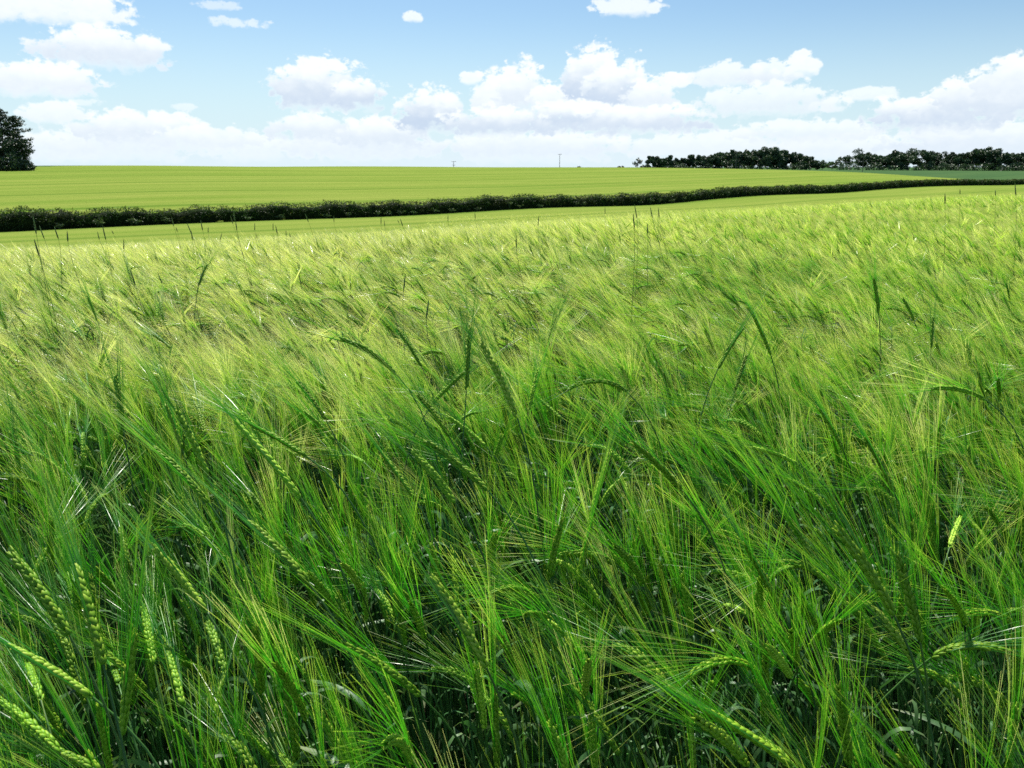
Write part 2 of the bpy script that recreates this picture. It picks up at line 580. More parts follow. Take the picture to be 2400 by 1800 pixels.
def make_ground():
    az_in = np.arange(-42, 42.01, 0.5)
    az_out = np.arange(45, 315, 5.0)
    A = np.radians(np.concatenate([az_in, az_out]))
    n, m = len(A), len(RR)
    X = RR[:, None] * np.sin(A)[None]
    Y = RR[:, None] * np.cos(A)[None]
    Z = ground(X, Y)
    V = np.stack([X, Y, Z], -1).reshape(-1, 3)
    idx = np.arange(n * m).reshape(m, n)
    a, b = idx[1:-1], idx[2:]
    q = np.stack([a, np.roll(a, -1, 1), np.roll(b, -1, 1), b], -1).reshape(-1, 4)
    mb = MB()
    r = np.hypot(V[:, 0], V[:, 1])
    # which crop stands here: 0 barley, 1 the dark green field under the trees
    azd = np.degrees(np.arctan2(V[:, 0], V[:, 1]))
    pa = np.array([prof_az[2 + i] for i in range(6)])
    edge = np.interp(azd, pa, [207, 262, 330, 372, 388, 384])
    t = sstep(r, edge - 1.5, edge + 2.5)
    mb.add(V, q, t)
    me_tri = np.stack([np.full(n, 0), np.roll(idx[1], -1), idx[1]], -1)
    mb.f3.append(me_tri)
    mb.m3.append(np.zeros(n, int))
    return mb


# hedge line direction in plan
_h0, _h1 = hedge_pt(0), hedge_pt(2400)
HEDGE_ANG = math.atan2(_h1.y - _h0.y, _h1.x - _h0.x)

m, q, out = mat_new('field_crop')
geo = q.n('ShaderNodeNewGeometry')
pos = geo.outputs['Position']
spx = q.n('ShaderNodeSeparateXYZ')
q.put(spx.inputs[0], pos)
ca, sa = math.cos(HEDGE_ANG), math.sin(HEDGE_ANG)
nrm = q.v('DOT_PRODUCT', pos, (-sa, ca, 0))
alo = q.v('DOT_PRODUCT', pos, (ca, sa, 0))
rad = q.v('LENGTH', q.comb(spx.outputs[0], spx.outputs[1]))
str1 = q.noise(q.comb(q.m('MULTIPLY', alo, 0.006), q.m('MULTIPLY', nrm, 0.16)), 1.0, 5, 0.65)
str2 = q.noise(q.comb(q.m('MULTIPLY', alo, 0.03), q.m('MULTIPLY', nrm, 0.9)), 1.0, 4, 0.6)
fine = q.noise(pos, 2.2, 5, 0.7)
wob = q.m('MULTIPLY', q.noise(q.comb(q.m('MULTIPLY', alo, 0.012), 0.0), 1.0, 2), 3.0)
tram = q.m('PINGPONG', q.m('ADD', q.m('ADD', nrm, wob), 3.0), 12.0)
tl = q.m('MULTIPLY', q.smooth(tram, 0.3, 1.6, 1.0, 0.0), q.smooth(str2, 0.25, 0.6, 0.35, 1.0))
barley = q.mix(q.smooth(str1, 0.30, 0.68), (0.138, 0.222, 0.034), (0.235, 0.283, 0.060))
barley = q.mix(q.smooth(str2, 0.45, 0.7, 0, 0.75), barley, (0.115, 0.20, 0.022))
barley = q.mix(q.smooth(fine, 0.35, 0.7, 0, 0.35), barley, (0.23, 0.28, 0.058))
barley = q.mix(q.m('MULTIPLY', tl, 0.7), barley, (0.075, 0.155, 0.020))
# strip of greener crop beside the hedge
hn = _h0.y * ca - _h0.x * sa
dh = q.m('SUBTRACT', nrm, hn)
hs = q.m('MULTIPLY', q.smooth(q.m('ABSOLUTE', q.m('SUBTRACT', dh, 14.0)), 0.0, 4.5, 1.0, 0.0), 0.5)
barley = q.mix(hs, barley, (0.10, 0.20, 0.022))
att = q.n('ShaderNodeAttribute', attribute_name='t')
green = q.mix(q.smooth(str1, 0.3, 0.7), (0.050, 0.105, 0.042), (0.070, 0.130, 0.048))
crop = q.mix(att.outputs['Fac'], barley, green)
soil = q.mix(q.smooth(fine, 0.3, 0.7), (0.018, 0.018, 0.010), (0.045, 0.040, 0.024))
colr = q.mix(q.smooth(rad, 4.5, 9.0), soil, crop)
pb = q.n('ShaderNodeBsdfPrincipled')
q.put(pb.inputs['Base Color'], colr)
pb.inputs['Roughness'].default_value = 0.85
pb.inputs['Specular IOR Level'].default_value = 0.0
bmp = q.n('ShaderNodeBump')
bmp.inputs['Strength'].default_value = 0.7
bmp.inputs['Distance'].default_value = 0.25
q.put(bmp.inputs['Height'], q.noise(q.map(pos, (1.0, 1.0, 0.2), rot=(0, 0, -HEDGE_ANG)), 3.5, 5, 0.7))
q.t.links.new(bmp.outputs[0], pb.inputs['Normal'])
q.t.links.new(pb.outputs[0], out.inputs[0])
M_FIELD = m
gr = make_ground().build('ground', M_FIELD)
tag(gr, kind='structure')

# ------------------------------------------------------------------ barley
GRAIN = None


def grain_template():
    k, rows = 6, [(0.04, 0.35), (0.2, 0.85), (0.45, 1.0), (0.7, 0.72), (0.9, 0.3)]
    V = [(0, 0, 0)]
    for z, w in rows:
        for j in range(k):
            a = 2 * math.pi * j / k
            V.append((math.cos(a) * w, math.sin(a) * w, z))
    V.append((0, 0, 1))
    V = np.array(V)
    F3, F4 = [], []
    for j in range(k):
        F3.append((0, 1 + (j + 1) % k, 1 + j))
        e = 1 + (len(rows) - 1) * k
        F3.append((e + j, e + (j + 1) % k, len(V) - 1))
        for i in range(len(rows) - 1):
            b = 1 + i * k
            F4.append((b + j, b + (j + 1) % k, b + k + (j + 1) % k, b + k + j))
    return V, np.array(F3), np.array(F4)


GRAIN = grain_template()


def frames(P):
    T = unit(np.gradient(P, axis=0))
    ref = np.array([0.31, 0.17, 0.93]) if abs(T[0, 2]) < 0.8 else np.array([0.8, 0.6, 0.05])
    A = unit(np.cross(T, ref))
    B = np.cross(T, A)
    return T, A, B


def barley_parts(root, p0, t0, p1, t1, lod=0, seed=0, awn_len=0.13, leaf=True, splay=1.0, awn_bias=(-0.05, 0.0, 0.0)):
    """one barley plant. root, ear base p0 with direction t0, ear tip p1 with direction t1.
    returns MB for stem, ear, awns, leaves"""
    rg = np.random.default_rng(seed)
    root, p0, p1, t0, t1 = map(lambda a: np.array(a, float), (root, p0, p1, t0, t1))
    L = np.linalg.norm(p1 - p0)
    stem, ear, awn, lea = MB(), MB(), MB(), MB()
    h = p0[2] - root[2]
    ns = (14, 8, 5)[lod]
    sp = bez(root, root + np.array([0, 0, h * 0.55]) + rg.normal(0, 0.012, 3), p0 - t0 * min(0.16, h * 0.35), p0, ns)
    rs = np.linspace(0.0021, 0.0011, ns)
    if lod < 2:
        nodes = np.zeros(ns); nodes[ns // 3] = 0.0007
        rs = rs + nodes
    else:
        rs = rs * 1.3
    tubes(stem, sp, rs, (6, 4, 3)[lod])
    # the ear's axis
    ne = 14
    ax = bez(p0, p0 + t0 * L * 0.36, p1 - t1 * L * 0.36, p1, ne)
    T, A, B = frames(ax)
    tw = rg.uniform(0, math.pi)
    if lod < 2:
        nodes = np.linspace(0.0, 0.93, 14 if lod == 0 else 11)
        GV, GF3, GF4 = GRAIN
        vs, ts = [], []
        tipP, tipD = [], []
        rows = ((0, 1.0), (math.pi, 1.0), (math.pi / 2, 0.8), (-math.pi / 2, 0.8)) if lod == 0 else ((0, 1.0), (math.pi, 1.0), (math.pi / 2, 0.9))
        for i, s in enumerate(nodes):
            for ri, (ra, sc) in enumerate(rows):
                ss = min(s + (0.035 if ri % 2 else 0.0), 0.96)
                fi = ss * (ne - 1)
                i0 = min(int(fi), ne - 2)
                w = fi - i0
                c = ax[i0] * (1 - w) + ax[i0 + 1] * w
                tt, aa, bb = T[i0], A[i0], B[i0]
                an = ra + tw + 0.25 * ss
                N = aa * math.cos(an) + bb * math.sin(an)
                til = rg.normal(0.24, 0.07) * (1.0 if ss < 0.8 else 0.7)
                D = unit(tt * math.cos(til) + N * math.sin(til))
                S = np.cross(D, N)
                N2 = np.cross(S, D)
                env = 0.72 + 0.5 * math.sin(math.pi * min(1, ss * 0.9 + 0.08)) if ss < 0.95 else 0.7
                gl = 0.0125 * sc * (L / 0.09) ** 0.4 * rg.uniform(0.82, 1.12)
                gw = 0.0031 * rg.uniform(0.85, 1.12) * sc * env * 0.9
                o = c + N * 0.0012
                V = o + GV[:, :1] * gw * S * 1.15 + GV[:, 1:2] * gw * 0.85 * N2 + GV[:, 2:3] * gl * D
                vs.append(V)
                ts.append(0.15 + 0.85 * GV[:, 2] ** 2 * rg.uniform(0.75, 1.1))
                if ri < 2 or rg.random() < (0.15 if lod == 0 else 0.36):
                    tipP.append(o + D * gl * 0.97)
                    tipD.append((tt, N, ss))
        n0 = len(GV)
        Vall = np.concatenate(vs)
        k = len(vs)
        off = (np.arange(k) * n0)[:, None, None]
        ear.add(Vall, (GF4[None] + off).reshape(-1, 4), np.concatenate(ts))
        ear.f3.append((GF3[None] + off).reshape(-1, 3))
        ear.m3.append(np.zeros(k * len(GF3), int))
        # small hairs of spent glumes at the collar
    else:
        pr = 0.0046 * np.array([0.5, 0.95, 1.0, 0.9, 0.6, 0.2])
        tubes(ear, bez(p0, p0 + t0 * L * 0.36, p1 - t1 * L * 0.36, p1, 6), pr, 5, 0, np.linspace(0.3, 0.9, 6)[None])
        tipP, tipD = [], []
        for s in np.linspace(0.1, 0.98, 9):
            i0 = int(s * (ne - 1))
            an = rg.uniform(0, 2 * math.pi)
            N = A[i0] * math.cos(an) + B[i0] * math.sin(an)
            tipP.append(ax[i0])
            tipD.append((T[i0], N, s))
    nseg = (5, 4, 3)[lod]
    lines, rads = [], []
    bias = np.array(awn_bias)
    Tend = t1
    for o, (tt, N, ss) in zip(tipP, tipD):
        sp_a = rg.normal(0.17, 0.055) * splay * (1.15 - 0.35 * ss)
        d0 = unit(tt * math.cos(sp_a) + N * math.sin(sp_a))
        ln = awn_len * rg.uniform(0.78, 1.12) * (1.0 if ss < 0.85 else 0.9)
        d1 = unit(d0 * 0.82 + Tend * 0.30 + bias + rg.normal(0, 0.03, 3))
        lines.append(bez(o, o + d0 * ln * 0.3, o + d0 * ln * 0.35 + d1 * ln * 0.3, o + d0 * ln * 0.35 + d1 * ln * 0.65, nseg))
    w0 = (0.00043, 0.00058, 0.0016)[lod]
    wd_ = np.linspace(1, 0.3, nseg)[None] * w0 * rg.uniform(0.8, 1.2, (len(lines), 1))
    ribbons(awn, np.array(lines), wd_, rg, 0, (0.0, 0.05, 0.25)[lod])
    if leaf:
        for j in range(1 if rg.random() < (0.75, 0.6, 0.0)[lod] else 0):
            hs = rg.uniform(0.2, 0.62)
            b = sp[int(hs * (ns - 1))]
            a = rg.uniform(0, 2 * math.pi)
            hd = np.array([math.cos(a), math.sin(a), 0])
            ll = rg.uniform(0.08, 0.16)
            up = rg.uniform(0.2, 0.9)
            nl = 8 if lod == 0 else 5
            dr = rg.uniform(0.1, 0.8)
            mid = bez(b, b + (hd * 0.35 + np.array([0, 0, up])) * ll * 0.5, b + (hd * 0.9 + np.array([0, 0, up])) * ll * 0.6,
                      b + (hd * 1.0 + np.array([0, 0, up - dr])) * ll, nl)
            side = unit(np.cross(np.gradient(mid, axis=0), [0, 0, 1]) + 1e-5)
            twa = np.linspace(0, rg.uniform(-1.4, 1.4), nl)[:, None]
            nn = np.cross(side, unit(np.gradient(mid, axis=0)))
            side = side * np.cos(twa) + nn * np.sin(twa)
            wd = rg.uniform(0.0035, 0.0065) * np.sin(np.linspace(0.5, math.pi * 0.985, nl))[:, None] ** 0.7
            V = np.stack([mid - side * wd, mid + nn * wd * 0.25, mid + side * wd], 1)
            idx = np.arange(nl * 3).reshape(nl, 3)
            f = [np.stack([idx[:-1, c], idx[:-1, c + 1], idx[1:, c + 1], idx[1:, c]], -1) for c in (0, 1)]
            lea.add(V.reshape(-1, 3), np.concatenate(f), np.repeat(np.linspace(0, 1, nl), 3))
    return stem, ear, awn, lea


def merge(mbs):
    out_ = MB()
    for i, b in enumerate(mbs):
        if b.n == 0:
            continue
        out_.f3 += [f + out_.n for f in b.f3]
        out_.f4 += [f + out_.n for f in b.f4]
        out_.m3 += [np.full(len(x), i) for x in b.m3]
        out_.m4 += [np.full(len(x), i) for x in b.m4]
        out_.v += b.v
        out_.t += b.t
        out_.n += b.n
    return out_


PLANT_MATS = [M_STEM, M_EAR, M_AWN, M_LEAF]
PART_NAMES = ['stem', 'ear', 'awns', 'leaf']


def generic_shape(seed, height, lod, posture=None):
    """plant rooted at the origin leaning towards local -x"""
    rg = np.random.default_rng(seed)
    if posture is None:
        posture = rg.choice(['lean', 'lean', 'lean', 'upright', 'arch', 'lean', 'lean', 'upright'])
    a = {'lean': rg.uniform(16, 42), 'upright': rg.uniform(3, 16), 'arch': rg.uniform(55, 85)}[posture]
    da = {'lean': rg.uniform(3, 12), 'upright': rg.uniform(0, 6), 'arch': rg.uniform(18, 45)}[posture]
    L = rg.uniform(0.078, 0.1)
    y = rg.normal(0, 0.15)
    d = lambda ang: unit(np.array([-math.sin(R(ang)), y * math.sin(R(ang)), math.cos(R(ang))]))
    t0, t1, tm = d(a - da), d(a + da), d(a)
    lean = 0.05 + 0.12 * math.sin(R(a))
    p0 = np.array([-lean, rg.normal(0, 0.01), height - 0.10 * math.cos(R(a)) - 0.02])
    p1 = p0 + tm * L
    return barley_parts((0, 0, 0), p0, t0, p1, t1, lod, seed, awn_len=rg.uniform(0.13, 0.17), awn_bias=(-0.07, 0, 0.0)), posture, p0, p1


# ---- ears read off the photograph: crop origin, then base -> tip in the crop's enlarged pixels
HERO = {
    (0, 600): [(630, 420, 570, 270), (860, 190, 830, 80), (1290, 190, 1340, 60), (1110, 600, 990, 510), (1060, 420, 1040, 300),
               (230, 1190, 70, 980), (1350, 1430, 1150, 1000), (1950, 1570, 1540, 1090), (1330, 1150, 1275, 960), (2170, 1200, 1980, 1020),
               (1180, 1250, 1080, 970), (1990, 1300, 1640, 1100), (1350, 1600, 1010, 1250), (2110, 1060, 1930, 820), (560, 560, 480, 460),
               (800, 1120, 750, 780)],
    (800, 600): [(810, 870, 830, 480), (1140, 1050, 910, 570), (1215, 1010, 1275, 740), (590, 960, 785, 760), (360, 770, 0, 540),
                 (520, 720, 380, 500), (940, 1240, 690, 1040), (950, 1520, 560, 1200), (960, 1460, 1040, 1170), (1632, 1640, 1740, 1270),
                 (1430, 1060, 1240, 900), (2212, 1520, 1900, 1220), (1850, 880, 1460, 870), (740, 1600, 470, 1270), (700, 1170, 500, 900),
                 (490, 1590, 270, 1290), (150, 1340, 0, 1300), (1350, 1210, 1270, 990), (1340, 570, 1400, 380), (1010, 270, 930, 240)],
    (1600, 600): [(570, 640, 430, 340), (230, 730, 390, 470), (1610, 600, 1620, 400), (1500, 420, 1430, 280), (1270, 370, 1240, 150),
                  (370, 330, 260, 240), (2050, 930, 2045, 800), (1370, 1530, 1190, 1190), (690, 1650, 480, 1430), (980, 1660, 690, 1450),
                  (1040, 1260, 890, 1000), (1530, 1250, 1450, 1000), (1960, 930, 1620, 860), (1710, 1070, 1500, 1010), (200, 1030, 0, 970),
                  (750, 1350, 420, 1240), (340, 870, 410, 650)],
    (0, 1200): [(450, 800, 80, 270), (670, 990, 500, 370), (600, 1200, 90, 880), (600, 1660, 90, 1520), (390, 1560, 10, 1230),
                (480, 990, 320, 650), (1340, 650, 1010, 240), (1470, 1070, 1340, 690), (330, 470, 330, 60), (1190, 1270, 1080, 880),
                (2000, 460, 1640, 80), (2200, 680, 2010, 410), (1700, 1180, 1660, 760), (1990, 1350, 1790, 990), (790, 1450, 870, 800),
                (1000, 990, 930, 620), (265, 1220, 180, 990), (490, 600, 440, 400), (1330, 160, 1160, 100), (770, 1120, 700, 900)],
    (800, 1200): [(1530, 460, 1622, 60), (940, 1010, 600, 440), (510, 1190, 60, 880), (1290, 580, 990, 520), (1160, 1060, 1000, 780), (1960, 460, 1780, 230),
                  (1340, 440, 1430, 60), (930, 1400, 870, 1020), (1010, 1650, 990, 1190), (540, 820, 450, 600), (350, 680, 370, 280),
                  (460, 1620, 290, 1500), (1310, 400, 1260, 80), (1790, 350, 1420, 280), (1580, 1180, 1600, 970), (950, 340, 1000, 150),
                  (1380, 720, 1200, 660), (120, 500, 10, 340)],
    (1600, 1200): [(1610, 945, 2210, 970), (490, 1050, 60, 1060), (1370, 670, 1010, 120), (850, 350, 670, 20), (640, 640, 410, 220),
                   (220, 190, 100, 20), (1540, 850, 1390, 280), (720, 1650, 130, 1280), (420, 1640, 100, 1350), (1080, 1640, 1010, 1150),
                   (840, 360, 560, 430), (700, 1070, 560, 880), (740, 990, 700, 780), (2150, 740, 1800, 680), (1730, 230, 1800, 40),
                   (490, 760, 500, 440), (830, 870, 1000, 710), (60, 800, 0, 420), (1840, 740, 1700, 500), (1500, 980, 1190, 590)],
}


def solve_ear(bx, by, tx, ty, rg):
    """place an ear of true length whose ends project to the two pixels"""
    rb, rt = ray(bx, by), ray(tx, ty)
    cosg = max(-1, min(1, rb.dot(rt)))
    sing = math.sqrt(max(1e-9, 1 - cosg * cosg))
    steep = abs(tx - bx) / (abs(ty - by) + 1)
    zb = 0.70 - (0.02 if steep > 0.5 else 0.05) + rg.normal(0, 0.015)
    d = (zb - EYE) / rb.z
    d = min(d, 7.0)
    L = rg.uniform(0.088, 0.102)
    if d * sing > L * 0.96:
        d = L * 0.96 / sing
        if EYE + rb.z * d > 0.84:                # would be too tall: let the ear be longer instead
            d = (0.84 - EYE) / rb.z
            L = min(0.125, d * sing / 0.97)
            d = min(d, L * 0.97 / sing)
    pb_ = Vector((0, 0, EYE)) + rb * d
    disc = math.sqrt(max(0.0, L * L - (d * sing) ** 2))
    best = None
    want = Vector((-0.55 if tx < bx else 0.4, 0.25, 0.75)).normalized()
    for sg in (1, -1):
        s = d * cosg + sg * disc
        pt = Vector((0, 0, EYE)) + rt * s
        sc = (pt - pb_).normalized().dot(want)
        if best is None or sc > best[0]:
            best = (sc, pt)
    return np.array(pb_), np.array(best[1])


plants = []                     # (root xy, builder info) of those that become objects
hero_roots = []
ARCH = {(1610, 945, 2210, 970): 1.0, (490, 1050, 60, 1060): 1.0, (1290, 580, 990, 520): .6, (600, 1660, 90, 1520): .35, (2150, 740, 1800, 680): .6,
        (1790, 350, 1420, 280): .5, (1850, 880, 1460, 870): .8, (1960, 930, 1620, 860): .4, (1710, 1070, 1500, 1010): .6, (360, 770, 0, 540): .35,
        (840, 360, 560, 430): .5, (460, 1620, 290, 1500): .5}
for (ox, oy), lst in HERO.items():
    for e in lst:
        rg = np.random.default_rng(abs(hash((ox, oy) + e)) % (2 ** 31))
        k = 2.765
        bx, by, tx, ty = ox + e[0] / k, oy + e[1] / k, ox + e[2] / k, oy + e[3] / k
        p0, p1 = solve_ear(bx, by, tx, ty, rg)
        ch = unit(p1 - p0)
        arch = ARCH.get(e, rg.uniform(0.08, 0.28))
        up = np.array([0, 0, 1.0])
        t0 = unit(ch + up * arch)
        t1 = unit(ch - up * arch * 0.9)
        hl = np.array([ch[0], ch[1], 0])
        root = p0 - hl * rg.uniform(0.10, 0.18) - np.array([0, 0, p0[2]])
        root[:2] += rg.normal(0, 0.015, 2)
        if np.hypot(root[0], root[1]) < 0.25:
            root[:2] *= 0.25 / max(np.hypot(root[0], root[1]), 1e-3)
        root[2] = float(ground(root[0], root[1])) - 0.01
        plants.append(dict(kind='hero', root=root, p0=p0, p1=p1, t0=t0, t1=t1, seed=int(rg.integers(1e9)), d=float(np.linalg.norm((p0 + p1) / 2 - [0, 0, EYE])), arch=arch))
        hero_roots.append(root[:2])
hero_roots = np.array(hero_roots)

# ---- all the other plants: positions by distance band (rmin, rmax, plants per square metre, level of detail)
BANDS = [(0.42, 1.5, 235, 0), (1.5, 3.2, 350, 0), (3.2, 6.0, 330, 1), (6.0, 10.0, 190, 2), (10.0, 18.0, 80, 2), (18.0, 34.0, 48, 2), (34.0, 75.0, 11, 2)]
stuff_pts = []
for r0, r1, dens, lod in BANDS:
    hw = math.tan(R(40))
    xm = r1 * math.sin(R(42)) + 0.6
    area = 2 * xm * r1
    n = rng.poisson(area * dens)
    x = rng.uniform(-xm, xm, n)
    y = rng.uniform(0, r1, n)
    r = np.hypot(x, y)
    keep = (r >= r0) & (r < r1) & (np.abs(x) < y * 0.80 + 0.55) & (y > 0.25)
    # the drilled crop grows in patches of slightly different density
    pn = 0.5 + 0.5 * np.sin(x * 2.1 + 1.3 * np.sin(y * 1.7)) * np.sin(y * 2.4 + x)
    keep &= rng.random(n) < (0.72 + 0.28 * pn if r0 < 1.5 else 0.55 + 0.45 * pn)
    if r0 > 30:
        keep &= (x > -0.1 * y)
    x, y = x[keep], y[keep]
    for a, b in zip(x, y):
        stuff_pts.append((a, b, lod))
stuff_pts = np.array(stuff_pts)
# do not crowd the plants read off the photograph
d2 = ((stuff_pts[:, None, :2] - hero_roots[None]) ** 2).sum(-1).min(1) if len(stuff_pts) < 4000 else \
    np.concatenate([((c[:, None, :2] - hero_roots[None]) ** 2).sum(-1).min(1) for c in np.array_split(stuff_pts, 40)])
stuff_pts = stuff_pts[d2 > 0.018 ** 2]

N0, N1, N2 = 26, 14, 10
HGT = 0.72
variants = {0: [], 1: [], 2: []}
for lod, n in ((0, N0), (1, N1), (2, N2)):
    for i in range(n):
        variants[lod].append(generic_shape(1000 * lod + i + 5, HGT, lod))

num = len(stuff_pts)
vx, vy = stuff_pts[:, 0], stuff_pts[:, 1]
lods = stuff_pts[:, 2].astype(int)
var = np.array([rng.integers(0, (N0, N1, N2)[l]) for l in lods])
gust = 0.35 * np.sin(vx * 1.1 + vy * 0.7) + 0.25 * np.sin(vy * 1.9 - vx * 0.6 + 2)
rotz = -0.42 + gust * 0.5 + rng.normal(0, 0.42, num)          # 0 = leans to the left
odd = rng.random(num) < 0.10
rotz[odd] = rng.uniform(-math.pi, math.pi, odd.sum())
tiltx = rng.normal(0, 0.05, num)
tilty = rng.normal(0.0, 0.07, num) - 0.08 * gust - 0.38 * sstep(np.hypot(vx, vy), 1.3, 3.0)
scl = np.clip(rng.normal(0.965, 0.055, num), 0.8, 1.10)
rr = np.hypot(vx, vy)
near = rr < 1.5
scl[near] = np.clip(scl[near] - 0.03, 0.78, 1.0)
zz = canopy(vx, vy) - CROP

# which of them show largest: nearest in view
cand = []
for i in np.where(rr < 2.2)[0]:
    if lods[i]:
        continue
    _, post, p0, p1 = variants[0][var[i]]
    Mx = Matrix.Translation((vx[i], vy[i], zz[i])) @ Euler((tiltx[i], tilty[i], rotz[i])).to_matrix().to_4x4() @ Matrix.Scale(scl[i], 4)
    mid = Mx @ Vector((p0 + p1) / 2)
    pp = project(mid)
    if pp is None or not (-40 < pp[0] < 2440 and 60 < pp[1] < 1860):
        continue
    cand.append(((mid - Vector((0, 0, EYE))).length, i, post, pp, Mx))
cand.sort(key=lambda c: c[0])
n_more = 300 - len(plants)
chosen = cand[:n_more]
chosen_idx = {c[1] for c in chosen}
print('heroes', len(plants), 'candidates', len(cand), 'crop points', num)

# ---- build them as objects
items = []


def posture_word(p0, p1, arch=0.0):
    d = unit(np.array(p1) - np.array(p0))
    if arch > 0.45 or d[2] < 0.22:
        return 'arched over'
    if d[2] > 0.93:
        return 'standing upright'
    side = 'left' if d[0] < 0 else 'right'
    return ('leaning ' if d[2] > 0.62 else 'bent low to the ') + ('to the ' if d[2] > 0.62 else '') + side


for p in plants:
    rt_ = p['root']
    e_ = empty('barley_plant', tuple(rt_))
    mbs = barley_parts((0, 0, 0), p['p0'] - rt_, p['t0'], p['p1'] - rt_, p['t1'], 0, p['seed'],
                       awn_len=np.random.default_rng(p['seed']).uniform(0.135, 0.17), awn_bias=(-0.03, 0.0, 0.0))
    for nm, b, mt in zip(PART_NAMES, mbs, PLANT_MATS):
        if b.n:
            b.build(nm, mt, e_)
    pp = project((p['p0'] + p['p1']) / 2)
    items.append((e_, pp, posture_word(p['p0'], p['p1'], p['arch'] if p['arch'] > 0.3 else 0)))

protos = {}
for dist, i, post, pp, Mx in chosen:
    vi = var[i]
    shp = variants[0][vi]
    if vi not in protos:
        e_ = empty('barley_plant')
        for nm, b, mt in zip(PART_NAMES, shp[0], PLANT_MATS):
            if b.n:
                b.build(nm, mt, e_)
        protos[vi] = e_
    else:
        src = protos[vi]
        e_ = src.copy()
        C.objects.link(e_)
        for ch_ in src.children:
            c_ = ch_.copy()
            C.objects.link(c_)
            c_.parent = e_
    e_.matrix_world = Mx
    a_ = Mx @ Vector(shp[2])
    b_ = Mx @ Vector(shp[3])
    items.append((e_, pp, posture_word(a_, b_)))

COLN = ['at the left edge', 'left of centre', 'in the middle', 'right of centre', 'at the right edge']
ROWN = ['well back in the crop', 'halfway up the crop', 'just below the middle of the photo', 'in the lower half of the photo', 'near the bottom', 'at the bottom of the photo']
cells = {}
for e_, pp, post in items:
    ci = int(min(4, max(0, pp[0] // 480)))
    ri = 0 if pp[1] < 800 else int(min(5, 1 + (pp[1] - 800) // 200))
    cells.setdefault((ri, ci, post), []).append((pp[0], e_))
ORD = ['first', 'second', 'third', 'fourth', 'fifth', 'sixth', 'seventh', 'eighth', 'ninth', 'tenth', 'eleventh', 'twelfth', 'thirteenth', 'fourteenth',
       'fifteenth', 'sixteenth', 'seventeenth', 'eighteenth', 'nineteenth', 'twentieth', 'twenty-first', 'twenty-second', 'twenty-third', 'twenty-fourth', 'twenty-fifth', 'twenty-sixth', 'twenty-seventh',
       'twenty-eighth', 'twenty-ninth', 'thirtieth']
COLW = ['far left', 'centre left', 'centre', 'centre right', 'far right']
ROWW = ['back', 'upper', 'middle', 'lower middle', 'lower', 'bottom']
for (ri, ci, post), l in cells.items():
    l.sort(key=lambda a: a[0])
    for k, (x_, e_) in enumerate(l):
        where = '%s row, %s' % (ROWW[ri], COLW[ci])
        if len(l) == 1:
            lab = 'only %s green barley ear, %s' % (post, where)
        else:
            lab = '%s green barley ear from left %s, %s' % (ORD[min(k, 29)], post, where)
        tag(e_, lab, 'barley plant', 'barley plants in the near part of the field')

# ---- the rest of the crop: one object, instanced
lib = bpy.data.collections.new('barley_variants')
k = 0
base_idx = {}
for lod in (0, 1, 2):
    base_idx[lod] = k
    for i, sh in enumerate(variants[lod]):
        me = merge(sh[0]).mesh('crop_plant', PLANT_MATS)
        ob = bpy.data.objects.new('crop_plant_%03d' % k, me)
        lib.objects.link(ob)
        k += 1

# earless side shoots that fill the shade under the ears
tiller0 = k
for i in range(8):
    rg = np.random.default_rng(7000 + i)
    st_, lf_ = MB(), MB()
    for j in range(3):
        hgt = rg.uniform(0.4, 0.64)
        o_ = np.array([rg.normal(0, 0.018), rg.normal(0, 0.018), 0])
        ls = np.array([-0.09 * hgt, 0, 0]) + rg.normal(0, 0.03, 3) * [1, 1, 0]
        sp_ = bez(o_, o_ + [0, 0, hgt * .4], o_ + ls * .5 + [0, 0, hgt * .8], o_ + ls + [0, 0, hgt], 8)
        tubes(st_, sp_, np.linspace(0.0022, 0.0013, 8), 4)
        for q_ in range(2):
            b_ = sp_[rg.integers(3, 8)]
            a_ = rg.uniform(0, 2 * math.pi)
            hd_ = np.array([math.cos(a_), math.sin(a_), 0]) * rg.uniform(.15, .7)
            ll_ = rg.uniform(.08, .17)
            up_ = rg.uniform(.3, 1.0)
            mid_ = bez(b_, b_ + (hd_ * .3 + [0, 0, up_]) * ll_ * .5, b_ + (hd_ * .8 + [0, 0, up_]) * ll_ * .7, b_ + (hd_ + [0, 0, up_ - .5]) * ll_, 6)
            ribbons(lf_, mid_[None], (rg.uniform(.002, .0042) * np.array([.6, .9, 1, .9, .6, .1]))[None], rg)
    ob = bpy.data.objects.new('crop_plant_%03d' % k, merge([st_, lf_]).mesh('crop_plant', [M_STEM, M_LEAF]))
    lib.objects.link(ob)
    k += 1
nt = 4800
tx_ = rng.uniform(-3.2, 3.2, nt * 2)
ty_ = rng.uniform(0.25, 3.4, nt * 2)
kk = (np.abs(tx_) < ty_ * .8 + .55) & (np.hypot(tx_, ty_) > .4)
tx_, ty_ = tx_[kk], ty_[kk]
nt = len(tx_)

